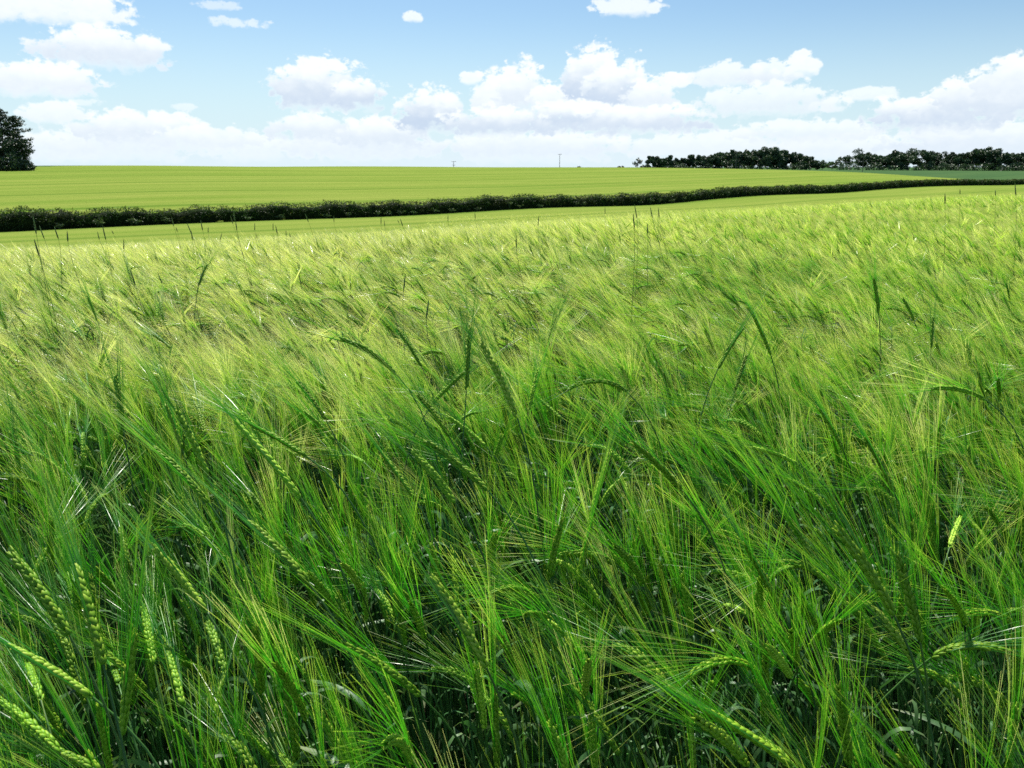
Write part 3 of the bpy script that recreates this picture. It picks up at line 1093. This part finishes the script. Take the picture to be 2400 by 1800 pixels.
sel = np.array([i not in chosen_idx for i in range(num)])
me = bpy.data.meshes.new('barley_crop')
co = np.concatenate([np.stack([vx[sel], vy[sel], zz[sel]], -1), np.stack([tx_, ty_, ground(tx_, ty_)], -1)])
me.vertices.add(len(co))
me.vertices.foreach_set('co', co.astype(np.float32).ravel())
a1 = me.attributes.new('rot', 'FLOAT_VECTOR', 'POINT')
a1.data.foreach_set('vector', np.concatenate([np.stack([tiltx[sel], tilty[sel], rotz[sel]], -1), np.stack([rng.normal(0, .05, nt), rng.normal(0, .05, nt), rng.normal(0, .6, nt)], -1)]).astype(np.float32).ravel())
a2 = me.attributes.new('scl', 'FLOAT', 'POINT')
a2.data.foreach_set('value', np.concatenate([scl[sel], rng.uniform(.8, 1.1, nt)]).astype(np.float32))
a4 = me.attributes.new('painted_sheen', 'FLOAT', 'POINT')
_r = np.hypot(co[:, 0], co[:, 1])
a4.data.foreach_set('value', ((0.42 - 0.20 * sstep(co[:, 0] / np.maximum(_r, 1e-3), -0.15, 0.5)) * sstep(_r, 0.85, 2.9) + 0.03 * sstep(_r, 6, 12)).astype(np.float32))  # awn sheen put into the colour: grows with distance, weaker on the right
a3 = me.attributes.new('var', 'INT', 'POINT')
a3.data.foreach_set('value', np.concatenate([(var + np.array([base_idx[l] for l in lods]))[sel], rng.integers(tiller0, tiller0 + 8, nt)]).astype(np.int32))
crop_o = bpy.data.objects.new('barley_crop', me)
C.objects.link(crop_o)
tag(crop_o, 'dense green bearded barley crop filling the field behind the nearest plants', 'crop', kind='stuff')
ng = bpy.data.node_groups.new('crop_scatter', 'GeometryNodeTree')
ng.interface.new_socket('Geometry', in_out='INPUT', socket_type='NodeSocketGeometry')
ng.interface.new_socket('Geometry', in_out='OUTPUT', socket_type='NodeSocketGeometry')
gi = ng.nodes.new('NodeGroupInput')
go = ng.nodes.new('NodeGroupOutput')
iop = ng.nodes.new('GeometryNodeInstanceOnPoints')
ci = ng.nodes.new('GeometryNodeCollectionInfo')
ci.inputs['Collection'].default_value = lib
ci.inputs['Separate Children'].default_value = True
ci.inputs['Reset Children'].default_value = True


def nattr(name, typ):
    n_ = ng.nodes.new('GeometryNodeInputNamedAttribute')
    n_.data_type = typ
    n_.inputs[0].default_value = name
    return n_.outputs[0]


ng.links.new(gi.outputs[0], iop.inputs['Points'])
ng.links.new(ci.outputs[0], iop.inputs['Instance'])
iop.inputs['Pick Instance'].default_value = True
ng.links.new(nattr('var', 'INT'), iop.inputs['Instance Index'])
ng.links.new(nattr('rot', 'FLOAT_VECTOR'), iop.inputs['Rotation'])
ng.links.new(nattr('scl', 'FLOAT'), iop.inputs['Scale'])
ng.links.new(iop.outputs[0], go.inputs[0])
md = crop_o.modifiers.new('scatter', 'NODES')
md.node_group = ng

# ------------------------------------------------------------------ weed grasses standing above the crop
# px, top and bottom of the seed head, lean of the head in px
WEEDS = [(77, 505, 548, 8), (92, 528, 560, 12), (80, 560, 600, 12), (127, 530, 560, 10), (157, 540, 566, 2), (240, 528, 562, 8), (262, 540, 548, 4),
         (228, 542, 562, 5), (290, 560, 585, 0), (402, 508, 530, 5), (412, 532, 543, 4), (438, 522, 550, 12), (448, 540, 562, 3), (470, 515, 540, 5),
         (488, 532, 545, 0), (520, 545, 562, -4), (547, 492, 520, 4), (540, 505, 525, 6), (553, 520, 540, 2), (597, 522, 540, 0), (600, 548, 558, 3),
         (640, 522, 540, 0), (646, 528, 548, 4), (670, 540, 552, 1), (678, 545, 556, 3), (715, 500, 520, 8), (782, 505, 520, 1), (893, 506, 525, 0),
         (900, 515, 530, 2), (938, 512, 530, 6), (932, 515, 522, 3), (1050, 502, 518, 0), (1113, 498, 512, 1), (1263, 505, 528, -2), (1418, 485, 502, 0),
         (1487, 478, 512, 6), (1484, 500, 535, 3), (1524, 484, 510, 5), (1543, 486, 511, 2), (1517, 522, 548, 1), (2215, 452, 478, 0), (2333, 445, 458, 0),
         (2379, 428, 458, 2), (2250, 443, 455, 0), (305, 630, 668, 12), (370, 640, 665, 10), (478, 630, 670, -14), (1005, 700, 745, -6),
         (950, 640, 680, -4), (1210, 552, 580, 0), (700, 640, 668, 6), (100, 600, 625, 5)]


def weed(px, y0, y1, lean, idx):
    rg = np.random.default_rng(500 + idx)
    hl = rg.uniform(0.05, 0.075)
    rb = ray(px + lean, y1)
    rt2 = ray(px, y0)
    d = hl / max(1e-4, math.acos(min(1, rb.dot(rt2))))
    # keep it rooted in the near slope
    d = min(max(d, 2.0), 7.5)
    pB = np.array(Vector((0, 0, EYE)) + rb * d)
    pT = np.array(Vector((0, 0, EYE)) + rt2 * d)
    root = pB + np.array([rg.normal(0.06, 0.05), rg.normal(0, 0.05), 0])
    root[2] = float(canopy(root[0], root[1])) - CROP
    e_ = empty('grass_stalk', tuple(root))
    b = MB()
    st = bez(root - root, [0, 0, (pB[2] - root[2]) * 0.6], (pB - root) - unit(pT - pB) * 0.1, pB - root, 9)
    tubes(b, st, np.linspace(0.0012, 0.0007, 9), 4)
    b.build('stem', M_WSTEM, e_)
    hd = MB()
    n = 11
    bow = np.array([0, 0, -0.003])
    ax = bez(pB - root, pB - root + (pT - pB) * .33 + bow, pB - root + (pT - pB) * .66 + bow, pT - root, n)
    w = np.array([.5, .85, 1, 1, 1, .97, .9, .8, .65, .45, .15]) * 0.0027 * (d / 4.0) ** 0.3
    w = w * rg.uniform(0.88, 1.12, n)
    tubes(hd, ax, w, 7)
    # bristly spikelets
    m_ = 70
    s = rg.uniform(0.02, 0.98, m_)
    c = np.stack([np.interp(s, np.linspace(0, 1, n), ax[:, j]) for j in range(3)], -1)
    ww = np.interp(s, np.linspace(0, 1, n), w)[:, None]
    T_ = unit(pT - pB)
    N_ = unit(np.cross(T_, rg.normal(size=(m_, 3))))
    quads(hd, c + N_ * ww, np.cross(N_, T_) * ww * 0.3, unit(T_ + N_ * 0.5) * 0.004, 0, rg.uniform(0, 1, m_))
    hd.build('seed_head', M_WEED, e_)
    return e_, (px, y0)


wl = []
for i, w_ in enumerate(WEEDS):
    wl.append(weed(*w_, i) + (w_,))
wl.sort(key=lambda a: a[2][0])
BACK = [(a, b) for a, b in (('hedge', 0), ('field', 1))]
for i, (e_, pp, w_) in enumerate(wl):
    band = 'before the dark hedge' if w_[1] < np.interp(w_[0], COLS, BASE) else ('against the pale strip below the hedge' if w_[2] < np.interp(w_[0], COLS, CREST) + 12 else 'deeper in the barley')
    zone = ['far left', 'left', 'centre left', 'centre', 'centre right', 'right', 'far right'][int(min(6, w_[0] // 343))]
    e_['band'] = band
    wl[i] = (e_, w_, band, zone)
cells = {}
for e_, w_, band, zone in wl:
    del e_['band']
    cells.setdefault((band, zone), []).append(e_)
for (band, zone), l in cells.items():
    for k, e_ in enumerate(l):
        if len(l) == 1:
            lab = 'only dark seed head on a thin stalk %s, %s' % (band, zone)
        else:
            lab = '%s dark seed head from left %s, %s' % (ORD[k], band, zone)
        tag(e_, lab, 'grass stalk', 'wild grass stalks standing above the barley')

# ------------------------------------------------------------------ hedge
def make_hedge():
    pxs = np.linspace(-260, 2560, 420)
    path = []
    for px in pxs:
        pxc = px
        hh = max(6.0, hedge_h(pxc))
        py = float(np.interp(pxc, COLS, BASE))
        if pxc < 0:
            py = 541 + (0 - pxc) * 0.045
        if pxc > 2400:
            py = 433 - (pxc - 2400) * 0.044
        d = ray(pxc, py)
        k_ = FPX * 1.65 / hh / d.dot(ray(1200, 900))
        path.append((d.x * k_, d.y * k_))
    path = np.array(path)
    seg = np.linalg.norm(np.diff(path, axis=0), axis=1)
    cum = np.concatenate([[0], np.cumsum(seg)])
    tot = cum[-1]
    nrm_ = np.array([-sa, ca])
    root = empty('hedge', (path[0][0], path[0][1], float(ground(*path[0]))))
    o0 = np.array(root.location)

    def at(s):
        return np.stack([np.interp(s, cum, path[:, 0]), np.interp(s, cum, path[:, 1])], -1)

    def hvar(s):
        return (1.0 - 0.13 * np.exp(-((s - 22) / 14.0) ** 2)) * 1.36 + 0.12 * np.sin(s * 0.9) + 0.08 * np.sin(s * 2.3 + 1) + 0.07 * np.sin(s * 5.1 + 2) + 0.09 * np.sin(s * 0.23)
    # woody inner mass, bumpy
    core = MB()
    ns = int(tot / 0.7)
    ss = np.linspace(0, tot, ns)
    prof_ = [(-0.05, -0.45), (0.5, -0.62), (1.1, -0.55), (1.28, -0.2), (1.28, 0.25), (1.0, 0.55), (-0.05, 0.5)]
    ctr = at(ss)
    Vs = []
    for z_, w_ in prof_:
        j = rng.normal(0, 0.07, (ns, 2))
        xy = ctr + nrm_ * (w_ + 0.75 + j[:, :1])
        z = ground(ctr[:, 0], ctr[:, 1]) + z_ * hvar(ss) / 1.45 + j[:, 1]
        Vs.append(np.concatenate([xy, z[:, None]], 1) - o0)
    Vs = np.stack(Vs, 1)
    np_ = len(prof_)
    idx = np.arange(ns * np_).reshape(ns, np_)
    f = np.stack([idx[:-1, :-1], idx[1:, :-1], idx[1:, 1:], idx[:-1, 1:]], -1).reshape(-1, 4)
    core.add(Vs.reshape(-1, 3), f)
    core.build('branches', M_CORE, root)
    # leaves, larger cards with distance so that they stay a pixel or two
    fol = MB()
    n = 120000
    u = rng.random(n)
    # more leaves per metre near the camera
    s = tot * u ** 1.55
    dist = np.hypot(*at(s).T)
    size = 0.046 * (dist / 60) ** 0.75 * rng.uniform(0.6, 1.5, n)
    c = at(s)
    face = rng.random(n)
    H_ = hvar(s) + 0.08 * np.sin(s * 11)
    # clumps push out of the face
    bulge = 0.14 * np.sin(s * 3.1 + 3 * np.sin(s * 0.7)) + 0.1 * np.sin(s * 7.3 + 1)
    zf = rng.random(n) ** 0.8
    front = face < 0.62
    topm = (face >= 0.62) & (face < 0.92)
    off = np.where(front, -0.75 - bulge * np.sin(zf * 5 + s) + rng.normal(0, 0.09, n), rng.uniform(-0.75, 0.75, n))
    off = np.where(face >= 0.92, 0.7 + rng.normal(0, 0.1, n), off)
    z = np.where(topm, H_ + np.abs(rng.normal(0, 0.09, n)) * rng.choice([1, 1, -1], n), zf * H_)
    # holes: fewer leaves low down
    keep = (rng.random(n) < 0.35 + 0.75 * (z / H_)) | topm
    # gaps in the clumps
    hole = np.sin(s * 2.7 + 2.0 * np.sin(z * 4)) * np.sin(z * 5.2 + s * 1.3) > 0.62
    keep &= ~(hole & front)
    xy = c + nrm_ * (off + 0.75)[:, None]
    zz_ = ground(c[:, 0], c[:, 1]) + 0.02 + z
    P_ = np.concatenate([xy, zz_[:, None]], 1)[keep] - o0
    m_ = len(P_)
    rgt = unit(rng.normal(size=(m_, 3)))
    up_ = unit(np.cross(rgt, rng.normal(size=(m_, 3))))
    sz = size[keep][:, None]
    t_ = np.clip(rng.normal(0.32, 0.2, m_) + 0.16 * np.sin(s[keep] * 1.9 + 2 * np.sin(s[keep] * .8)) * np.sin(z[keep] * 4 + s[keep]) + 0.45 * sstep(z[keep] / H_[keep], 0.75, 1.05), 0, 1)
    quads(fol, P_, rgt * sz * 0.7, up_ * sz, 0, t_)
    # upright young shoots on the top
    k_ = 2600
    s2 = tot * rng.random(k_) ** 1.3
    c2 = at(s2) + nrm_ * rng.uniform(0.1, 1.4, k_)[:, None]
    z2 = ground(c2[:, 0], c2[:, 1]) + hvar(s2)
    ln = rng.uniform(0.1, 0.32, k_)
    b2 = np.concatenate([c2, z2[:, None]], 1) - o0
    dirs = unit(np.stack([rng.normal(0, .25, k_), rng.normal(0, .25, k_), np.ones(k_)], -1))
    for fr in (0.2, 0.5, 0.8):
        rgt = unit(rng.normal(size=(k_, 3)))
        quads(fol, b2 + dirs * (ln * fr)[:, None], rgt * 0.03, unit(np.cross(rgt, dirs) + dirs * 0.8) * 0.05, 0, rng.uniform(0.6, 1.0, k_))
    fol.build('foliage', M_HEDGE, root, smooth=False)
    tag(root, 'long clipped dark green hedge crossing between the two barley fields', 'hedge')
    return at, tot


hedge_at, hedge_len = make_hedge()

# pale weeds along the hedge foot: px, height in m
FOOT = [(225, .55), (232, .4), (138, .3), (305, .5), (318, .35), (385, .5), (575, .35), (655, .4), (760, .35), (815, .4), (880, .5), (905, .45), (932, .4),
        (965, .35), (1015, .45), (1052, .4), (1113, .35), (1190, .8), (1212, .4), (1260, .4), (1345, .6), (1362, .5), (1495, .7), (1520, .9), (1540, .8),
        (1570, .5), (1598, .8), (1700, .9), (1905, .8), (2100, .7), (2330, .9)]
wl = []
for i, (px, h_) in enumerate(FOOT):
    hp = hedge_pt(px)
    x_, y_ = hp.x + sa * 0.35, hp.y - ca * 0.35
    rg = np.random.default_rng(900 + i)
    e_ = empty('verge_weed', (x_, y_, float(ground(x_, y_)) - 0.02))
    b, s_ = MB(), MB()
    hh = h_ + 0.15
    tips = np.stack([rg.normal(0, 0.22, 12), rg.normal(0, 0.12, 12), hh * rg.uniform(0.5, 1.0, 12)], -1)
    L_ = np.stack([bez([0, 0, 0], [0, 0, 0.3 * hh], tp * np.array([.7, .7, .8]), tp, 5) for tp in tips])
    tubes(s_, L_, 0.008, 3)
    s_.build('stem', M_COW, e_)
    c_ = np.concatenate([tp + rg.normal(0, 0.06, (16, 3)) * np.array([1, 1, .5]) for tp in tips])
    rgt = unit(rg.normal(size=(len(c_), 3)))
    quads(b, c_, rgt * 0.035, unit(np.cross(rgt, rg.normal(size=(len(c_), 3)))) * 0.05, 0, rg.uniform(0.2, 1, len(c_)))
    b.build('foliage', M_COW, e_, smooth=False)
    wl.append(e_)
ZN = ['far left end', 'left end', 'left part', 'centre left part', 'centre', 'centre right part', 'right part', 'far right end']
cells = {}
for e_, (px, h_) in zip(wl, FOOT):
    cells.setdefault(int(px // 300), []).append(e_)
for zi, l in cells.items():
    for k, e_ in enumerate(l):
        tag(e_, ('%s pale weed clump from left at the hedge foot, %s of hedge' % (ORD[k], ZN[zi])) if len(l) > 1 else
            'only pale weed clump at the hedge foot, %s of hedge' % ZN[zi], 'weed', 'pale weeds along the hedge foot')

# ------------------------------------------------------------------ trees
def place(px, dist_r, py=None):
    d = ray(px, 392)
    k_ = dist_r / math.hypot(d.x, d.y)
    x_, y_ = d.x * k_, d.y * k_
    return np.array([x_, y_, float(ground(x_, y_))])


def broad_tree(name, p, height, width, seed, mat, leaf=0.45, count=1300, open_=0.0, trunk_clear=0.18):
    rg = np.random.default_rng(seed)
    e_ = empty(name, tuple(p))
    tr = MB()
    th = height * 0.62
    r0 = height * 0.022
    bend = rg.normal(0, height * 0.02, 2)
    tp = bez([0, 0, -0.6], [bend[0], bend[1], th * .3], [-bend[0], bend[1], th * .7], [bend[0], 0, th], 8)
    tubes(tr, tp, np.linspace(r0, r0 * 0.35, 8), 7)
    cents, rads = [], []
    nb = 11
    for i in range(nb):
        s = rg.uniform(0.25, 1.0)
        b = tp[int(s * 7)]
        a = i * 2.4 + rg.uniform(-.4, .4)
        reach = width * 0.5 * rg.uniform(0.45, 0.85) * (1.1 - 0.55 * max(0, s - 0.4))
        zt = height * (trunk_clear + 0.12 + (0.80 - trunk_clear) * s) * rg.uniform(0.82, 1.0)
        tip = np.array([math.cos(a) * reach, math.sin(a) * reach, min(zt, height * 0.9)])
        limb = bez(b, b + (tip - b) * [.4, .4, .15], b + (tip - b) * [.8, .8, .6], tip, 6)
        tubes(tr, limb, np.linspace(r0 * 0.42, r0 * 0.1, 6), 5)
        cents.append(tip)
        rads.append(height * rg.uniform(0.10, 0.17))
        for _ in range(2):
            q_ = limb[3] + rg.normal(0, 1, 3) * height * 0.07
            cents.append(q_)
            rads.append(height * rg.uniform(0.07, 0.12))
            tubes(tr, np.stack([limb[2], (limb[2] + q_) / 2 + [0, 0, height * .01], q_]), [r0 * .16, r0 * .12, r0 * .05], 4)
    cents.append(tp[-1] + [0, 0, height * 0.16])
    rads.append(height * 0.16)
    cents.append(tp[-1] + [rg.normal(0, .06) * height, 0, height * 0.27])
    rads.append(height * 0.10)
    cents = np.array(cents)
    rads = np.array(rads)
    if open_ > 0:
        kp = rg.random(len(cents)) > open_ * 0.45
        kp[-2:] = True
        cents, rads = cents[kp], rads[kp]
    tr.build('trunk', M_BARK, e_)
    cr = MB()
    which = rg.choice(len(cents), count, p=rads ** 2 / (rads ** 2).sum())
    dr = unit(rg.normal(size=(count, 3)))
    rr_ = rads[which][:, None] * rg.uniform(0.35, 1.08, (count, 1)) ** 0.7
    P_ = cents[which] + dr * rr_ * np.array([1.2, 1.2, 0.85])
    P_[:, 2] = np.maximum(P_[:, 2], height * 0.06)
    P_[:, 2] = np.minimum(P_[:, 2], height * rg.uniform(0.97, 1.0, count))
    rgt = unit(rg.normal(size=(count, 3)))
    up_ = unit(np.cross(rgt, rg.normal(size=(count, 3))))
    sz = leaf * rg.uniform(0.5, 1.2, (count, 1))
    quads(cr, P_, rgt * sz * .75, up_ * sz, 0, rg.uniform(0, 1, count))
    cr.build('crown', mat, e_, smooth=False)
    return e_


TD = 600.0
MPX = None
TREES = [  # px, py of the top, width px, kind
    (1494, 368, 26, 'sparse'), (1529, 367, 34, 'dense'), (1551, 373, 30, 'dense'), (1569, 366, 32, 'dense'), (1600, 371, 36, 'dense'), (1636, 364, 44, 'dense'), (1660, 369, 34, 'dense'),
    (1684, 358, 44, 'dense'), (1719, 352, 52, 'dense'), (1748, 352, 50, 'dense'), (1782, 352, 50, 'dense'), (1813, 346, 54, 'dense'), (1838, 354, 44, 'dense'),
    (1871, 361, 48, 'dense'), (1900, 368, 42, 'dense'), (1928, 374, 36, 'pale'), (1950, 378, 30, 'pale'),
    (1545, 371, 30, 'dense'), (1583, 371, 34, 'dense'), (1619, 370, 38, 'dense'), (1649, 369, 40, 'dense'), (1672, 366, 40, 'dense'), (1700, 358, 46, 'dense'),
    (1734, 356, 46, 'dense'), (1765, 356, 46, 'dense'), (1798, 353, 46, 'dense'), (1826, 354, 42, 'dense'), (1856, 361, 46, 'dense'), (1887, 368, 40, 'dense'),
    (1977, 366, 36, 'open'), (2010, 345, 52, 'open'), (2048, 360, 40, 'open'), (2072, 366, 30, 'dense'), (2098, 353, 46, 'dense'), (2128, 346, 52, 'open'),
    (2160, 352, 40, 'dense'), (2182, 353, 36, 'open'), (2207, 352, 48, 'open'), (2230, 358, 34, 'dense'), (2252, 361, 38, 'open'), (2281, 350, 46, 'dense'),
    (2308, 345, 52, 'dense'), (2328, 356, 30, 'open'), (2366, 356, 46, 'open'), (2392, 359, 40, 'dense'), (2032, 358, 40, 'dense'), (2084, 362, 40, 'dense'), (2112, 358, 40, 'dense'), (2193, 358, 40, 'dense'), (2242, 361, 40, 'dense'),
    (2268, 358, 40, 'dense'), (2340, 359, 44, 'dense'), (2380, 361, 40, 'dense'), (2425, 352, 46, 'dense'), (2465, 350, 50, 'open')]
order = 0
cnt = {}
for i, (px, pyt, wpx, kind) in enumerate(TREES):
    rad_ = TD + random.uniform(-12, 14)
    p = place(px, rad_)
    rt3 = ray(px, pyt)
    ztop = EYE + rt3.z / math.hypot(rt3.x, rt3.y) * rad_
    h_ = max(4.0, ztop - p[2])
    depth = Vector(p).dot(ray(1200, 900))
    wid = wpx * depth / FPX
    kw = dict(dense=dict(open_=0.0, count=5200, mat=M_TREE, trunk_clear=-0.05, leaf=0.55), open=dict(open_=0.45, count=1500, mat=M_TREE, leaf=0.5, trunk_clear=0.12),
              pale=dict(open_=0.0, count=1100, mat=M_TREE2, trunk_clear=0.0), sparse=dict(open_=0.5, count=330, mat=M_TREE, leaf=0.5))[kind]
    e_ = broad_tree('broadleaf_tree', p, h_ * (1.06 if kind == 'dense' else 1.0), wid * (1.45 if kind == 'dense' else 1.15), 50 + i, **kw)
    word = dict(dense='dense dark', open='open airy dark', pale='pale green low', sparse='small thin')[kind]
    grp = 'left wood' if px < 1960 else 'right tree row'
    cnt.setdefault((word, grp), []).append(e_)
for (word, grp), l in cnt.items():
    l.sort(key=lambda o_: o_.location.x / o_.location.y)
    for k, e_ in enumerate(l):
        lab = '%s %s tree from left in the %s on the right skyline' % (ORD[k], word, grp) if len(l) > 1 else '%s tree at the end of the %s on the right skyline' % (word, grp)
        tag(e_, lab, 'tree', 'trees along the right skyline')

# hedge bank and bushes closing the feet of the far trees
BUSH = [(1455, 388, 16), (1515, 384, 26), (1590, 383, 60), (1660, 383, 60), (1735, 382, 60), (1805, 380, 60), (1870, 381, 50), (1990, 378, 46), (2050, 380, 40), (2105, 380, 46),
        (2165, 381, 40), (2215, 379, 44), (2265, 381, 40), (2310, 380, 44), (2365, 382, 44), (2410, 380, 44)]


def bush(p, h_, wid, seed, mat, count=420, leaf=0.4):
    rg = np.random.default_rng(seed)
    e_ = empty('bush', tuple(p))
    st = MB()
    tips = np.stack([rg.uniform(-.4, .4, 9) * wid, rg.uniform(-.2, .2, 9) * wid, rg.uniform(.5, .9, 9) * h_], -1)
    tubes(st, np.stack([bez([t_[0] * .3, 0, -.3], [t_[0] * .4, 0, h_ * .3], t_ * [.9, .9, .7], t_, 5) for t_ in tips]), 0.05, 4)
    st.build('stem', M_BARK, e_)
    b = MB()
    u = rg.uniform(-1, 1, count)
    hh = h_ * (1 - 0.45 * u ** 2) * (0.8 + 0.2 * np.sin(u * 6 + seed))
    P_ = np.stack([u * wid * .55, rg.normal(0, wid * .16, count), hh * rg.random(count) ** 0.7], -1)
    rgt = unit(rg.normal(size=(count, 3)))
    up_ = unit(np.cross(rgt, rg.normal(size=(count, 3))))
    sz = leaf * rg.uniform(.5, 1.2, (count, 1))
    quads(b, P_, rgt * sz * .75, up_ * sz, 0, rg.uniform(0, 1, count))
    b.build('foliage', mat, e_, smooth=False)
    return e_


for i, (px, pyt, wpx) in enumerate(BUSH):
    p = place(px, TD - 16)
    rt3 = ray(px, pyt)
    ztop = EYE + rt3.z / math.hypot(rt3.x, rt3.y) * (TD - 16)
    depth = Vector(p).dot(ray(1200, 900))
    e_ = bush(p, max(1.5, ztop - p[2]), wpx * depth / FPX, 300 + i, M_TREE, 260 + wpx * 9, 0.5)
    tag(e_, '%s dark undergrowth bush from left at the foot of the right skyline trees' % ORD[i], 'bush', 'bushes under the right skyline trees')

# the pines on the left
def pine(p, height, width, seed, lean=0.0):
    rg = np.random.default_rng(seed)
    e_ = empty('pine_tree', tuple(p))
    tr, cr = MB(), MB()
    tp = bez([0, 0, -0.5], [0, 0, height * .35], [lean * .5, 0, height * .7], [lean, 0, height * .96], 12)
    r0 = height * 0.02
    tubes(tr, tp, np.linspace(r0, r0 * .15, 12), 8)
    n = 46
    for i in range(n):
        s = 0.10 + 0.88 * (i / (n - 1))
        b = np.array([np.interp(s, np.linspace(0, 1, 12), tp[:, j]) for j in range(3)])
        a = i * 2.4 + rg.uniform(-.5, .5)
        prof_w = math.sin(math.pi * min(1, 0.22 + s * 0.80)) ** 0.6
        ln = width * .5 * prof_w * rg.choice([0.45, 0.7, 0.9, 1.35]) * rg.uniform(0.85, 1.1) + 0.3
        d = np.array([math.cos(a), math.sin(a), rg.uniform(-0.1, 0.35)])
        tip = b + d * ln
        br = bez(b, b + d * ln * .4, b + d * ln * .75 + [0, 0, -.05 * ln], tip + [0, 0, .12 * ln], 6)
        tubes(tr, br, np.linspace(r0 * .28, r0 * .05, 6), 4)
        k_ = int(70 + 50 * prof_w)
        ss = rg.uniform(0.25, 1.05, k_)
        c = np.stack([np.interp(ss, np.linspace(0, 1, 6), br[:, j]) for j in range(3)], -1)
        c += rg.normal(0, 1, (k_, 3)) * np.array([.36, .36, .13]) * (0.5 + 0.05 * height) * 0.8
        rgt = unit(rg.normal(size=(k_, 3)))
        up_ = unit(np.cross(rgt, rg.normal(size=(k_, 3))) + np.array([0, 0, .4]))
        sz = rg.uniform(.10, .26, (k_, 1))
        quads(cr, c, rgt * sz * .55, up_ * sz * 1.2, 0, rg.uniform(0, 1, k_))
    tr.build('trunk', M_BARK, e_)
    cr.build('crown', M_PINE, e_, smooth=False)
    return e_


LD = 207.0
PINES = [(-130, 240, 95, 0), (-70, 236, 90, 0), (-22, 238, 80, 0), (16, 250, 72, 0.4), (42, 268, 54, 0.6), (-2, 292, 60, 0.3)]
LBL = ['pine tree at the left edge, farthest out of frame', 'pine tree half cut by the left edge', 'tall pine whose crown fills the left edge', 'tall dark pine with feathery top in the left copse',
       'rightmost tall pine of the left copse with jutting branches', 'low dark pine in front of the left copse']
for i, (px, pyt, wpx, ln) in enumerate(PINES):
    p = place(px, LD + random.uniform(-3, 5) + (-6 if i == 5 else 0))
    rt3 = ray(px, pyt)
    rad_ = math.hypot(p[0], p[1])
    ztop = EYE + rt3.z / math.hypot(rt3.x, rt3.y) * rad_
    depth = Vector(p).dot(ray(1200, 900))
    e_ = pine(p, ztop - p[2], wpx * depth / FPX * 1.15, 70 + i, ln)
    tag(e_, LBL[i], 'pine tree', 'pines at the left edge')
# slim tree whose bare stem shows, and the bushes under the copse
for i, (px, pyt, wpx, kw, lab) in enumerate([
        (60, 322, 34, dict(open_=0.2, count=1500, leaf=.2, trunk_clear=.55), 'slim tree with a bare stem at the right end of the left copse'),
        (66, 352, 12, dict(open_=0.4, count=260, leaf=.13, trunk_clear=.25), 'small thin sapling beside the left copse'),
        (36, 318, 44, dict(open_=0.0, count=2600, leaf=.22, trunk_clear=.1), 'rounded dark broadleaf tree inside the left copse')]):
    p = place(px, LD - 3)
    rt3 = ray(px, pyt)
    ztop = EYE + rt3.z / math.hypot(rt3.x, rt3.y) * (LD - 3)
    depth = Vector(p).dot(ray(1200, 900))
    e_ = broad_tree('broadleaf_tree', p, ztop - p[2], wpx * depth / FPX, 90 + i, M_PINE, **kw)
    tag(e_, lab, 'tree')
for i, (px, pyt, wpx, lab) in enumerate([(10, 350, 70, 'dark bush under the tall pines at the left edge'), (52, 373, 46, 'low bush mound where the left copse ends'),
                                         (-60, 350, 90, 'dark bush outside the left edge of the copse')]):
    p = place(px, LD - 5)
    rt3 = ray(px, pyt)
    ztop = EYE + rt3.z / math.hypot(rt3.x, rt3.y) * (LD - 5)
    depth = Vector(p).dot(ray(1200, 900))
    tag(bush(p, max(1.0, ztop - p[2]), wpx * depth / FPX, 400 + i, M_PINE, 1900, 0.2), lab, 'bush')

# ------------------------------------------------------------------ utility poles
def pole(px, pyt, dist, h_, arm, lab):
    rt3 = ray(px, pyt)
    hz = math.hypot(rt3.x, rt3.y)
    x_, y_ = rt3.x / hz * dist, rt3.y / hz * dist
    zt = EYE + rt3.z / hz * dist
    zg = float(ground(x_, y_))
    e_ = empty('utility_pole', (x_, y_, zg))
    b = MB()
    H_ = zt - zg
    tubes(b, np.array([[0, 0, -.3], [0, 0, H_ * .5], [0, 0, H_]]), [0.17, .14, .11], 8)
    b.build('pole', M_WOOD, e_)
    arms = MB()
    for z_, w_ in arm:
        tubes(arms, np.array([[-w_, 0, H_ - z_], [0, 0.0, H_ - z_], [w_, 0, H_ - z_]]), .09, 4)
    arms.build('crossarm', M_WOOD, e_)
    for z_, w_ in arm:
        for k_ in (-.9, 0.35, .9):
            ins = MB()
            tubes(ins, np.array([[w_ * k_, 0, H_ - z_ + v_] for v_ in (.08, .16, .2, .3, .34)]), [.04, .04, .1, .08, .03], 6)
            ins.build('insulator', M_CERAMIC, e_)
    tag(e_, lab, 'utility pole', 'utility poles beyond the far field')


pole(1063, 378, 520, 9, [(0.25, 1.5), (2.4, 1.0)], 'short wooden pole top with two crossarms showing over the crest')
pole(1312, 361, 480, 9, [(0.2, 1.1)], 'tall thin pole on the skyline left of the wood')
pole(1727, 356, 430, 9, [(0.3, 1.0)], 'pale pole standing before the dark left wood')
pole(2026, 360, 420, 9, [(0.3, 1.0)], 'pale pole standing before the right tree row')
for px, pyt, w_, lab in [(1358, 388, 10, 'tiny lone bush on the skyline right of the tall pole'), ]:
    p = place(px, TD)
    rt3 = ray(px, pyt)
    ztop = EYE + rt3.z / math.hypot(rt3.x, rt3.y) * TD
    tag(bush(p, max(1.2, ztop - p[2]), w_ * TD / FPX, 440, M_TREE, 120, .35), lab, 'bush')
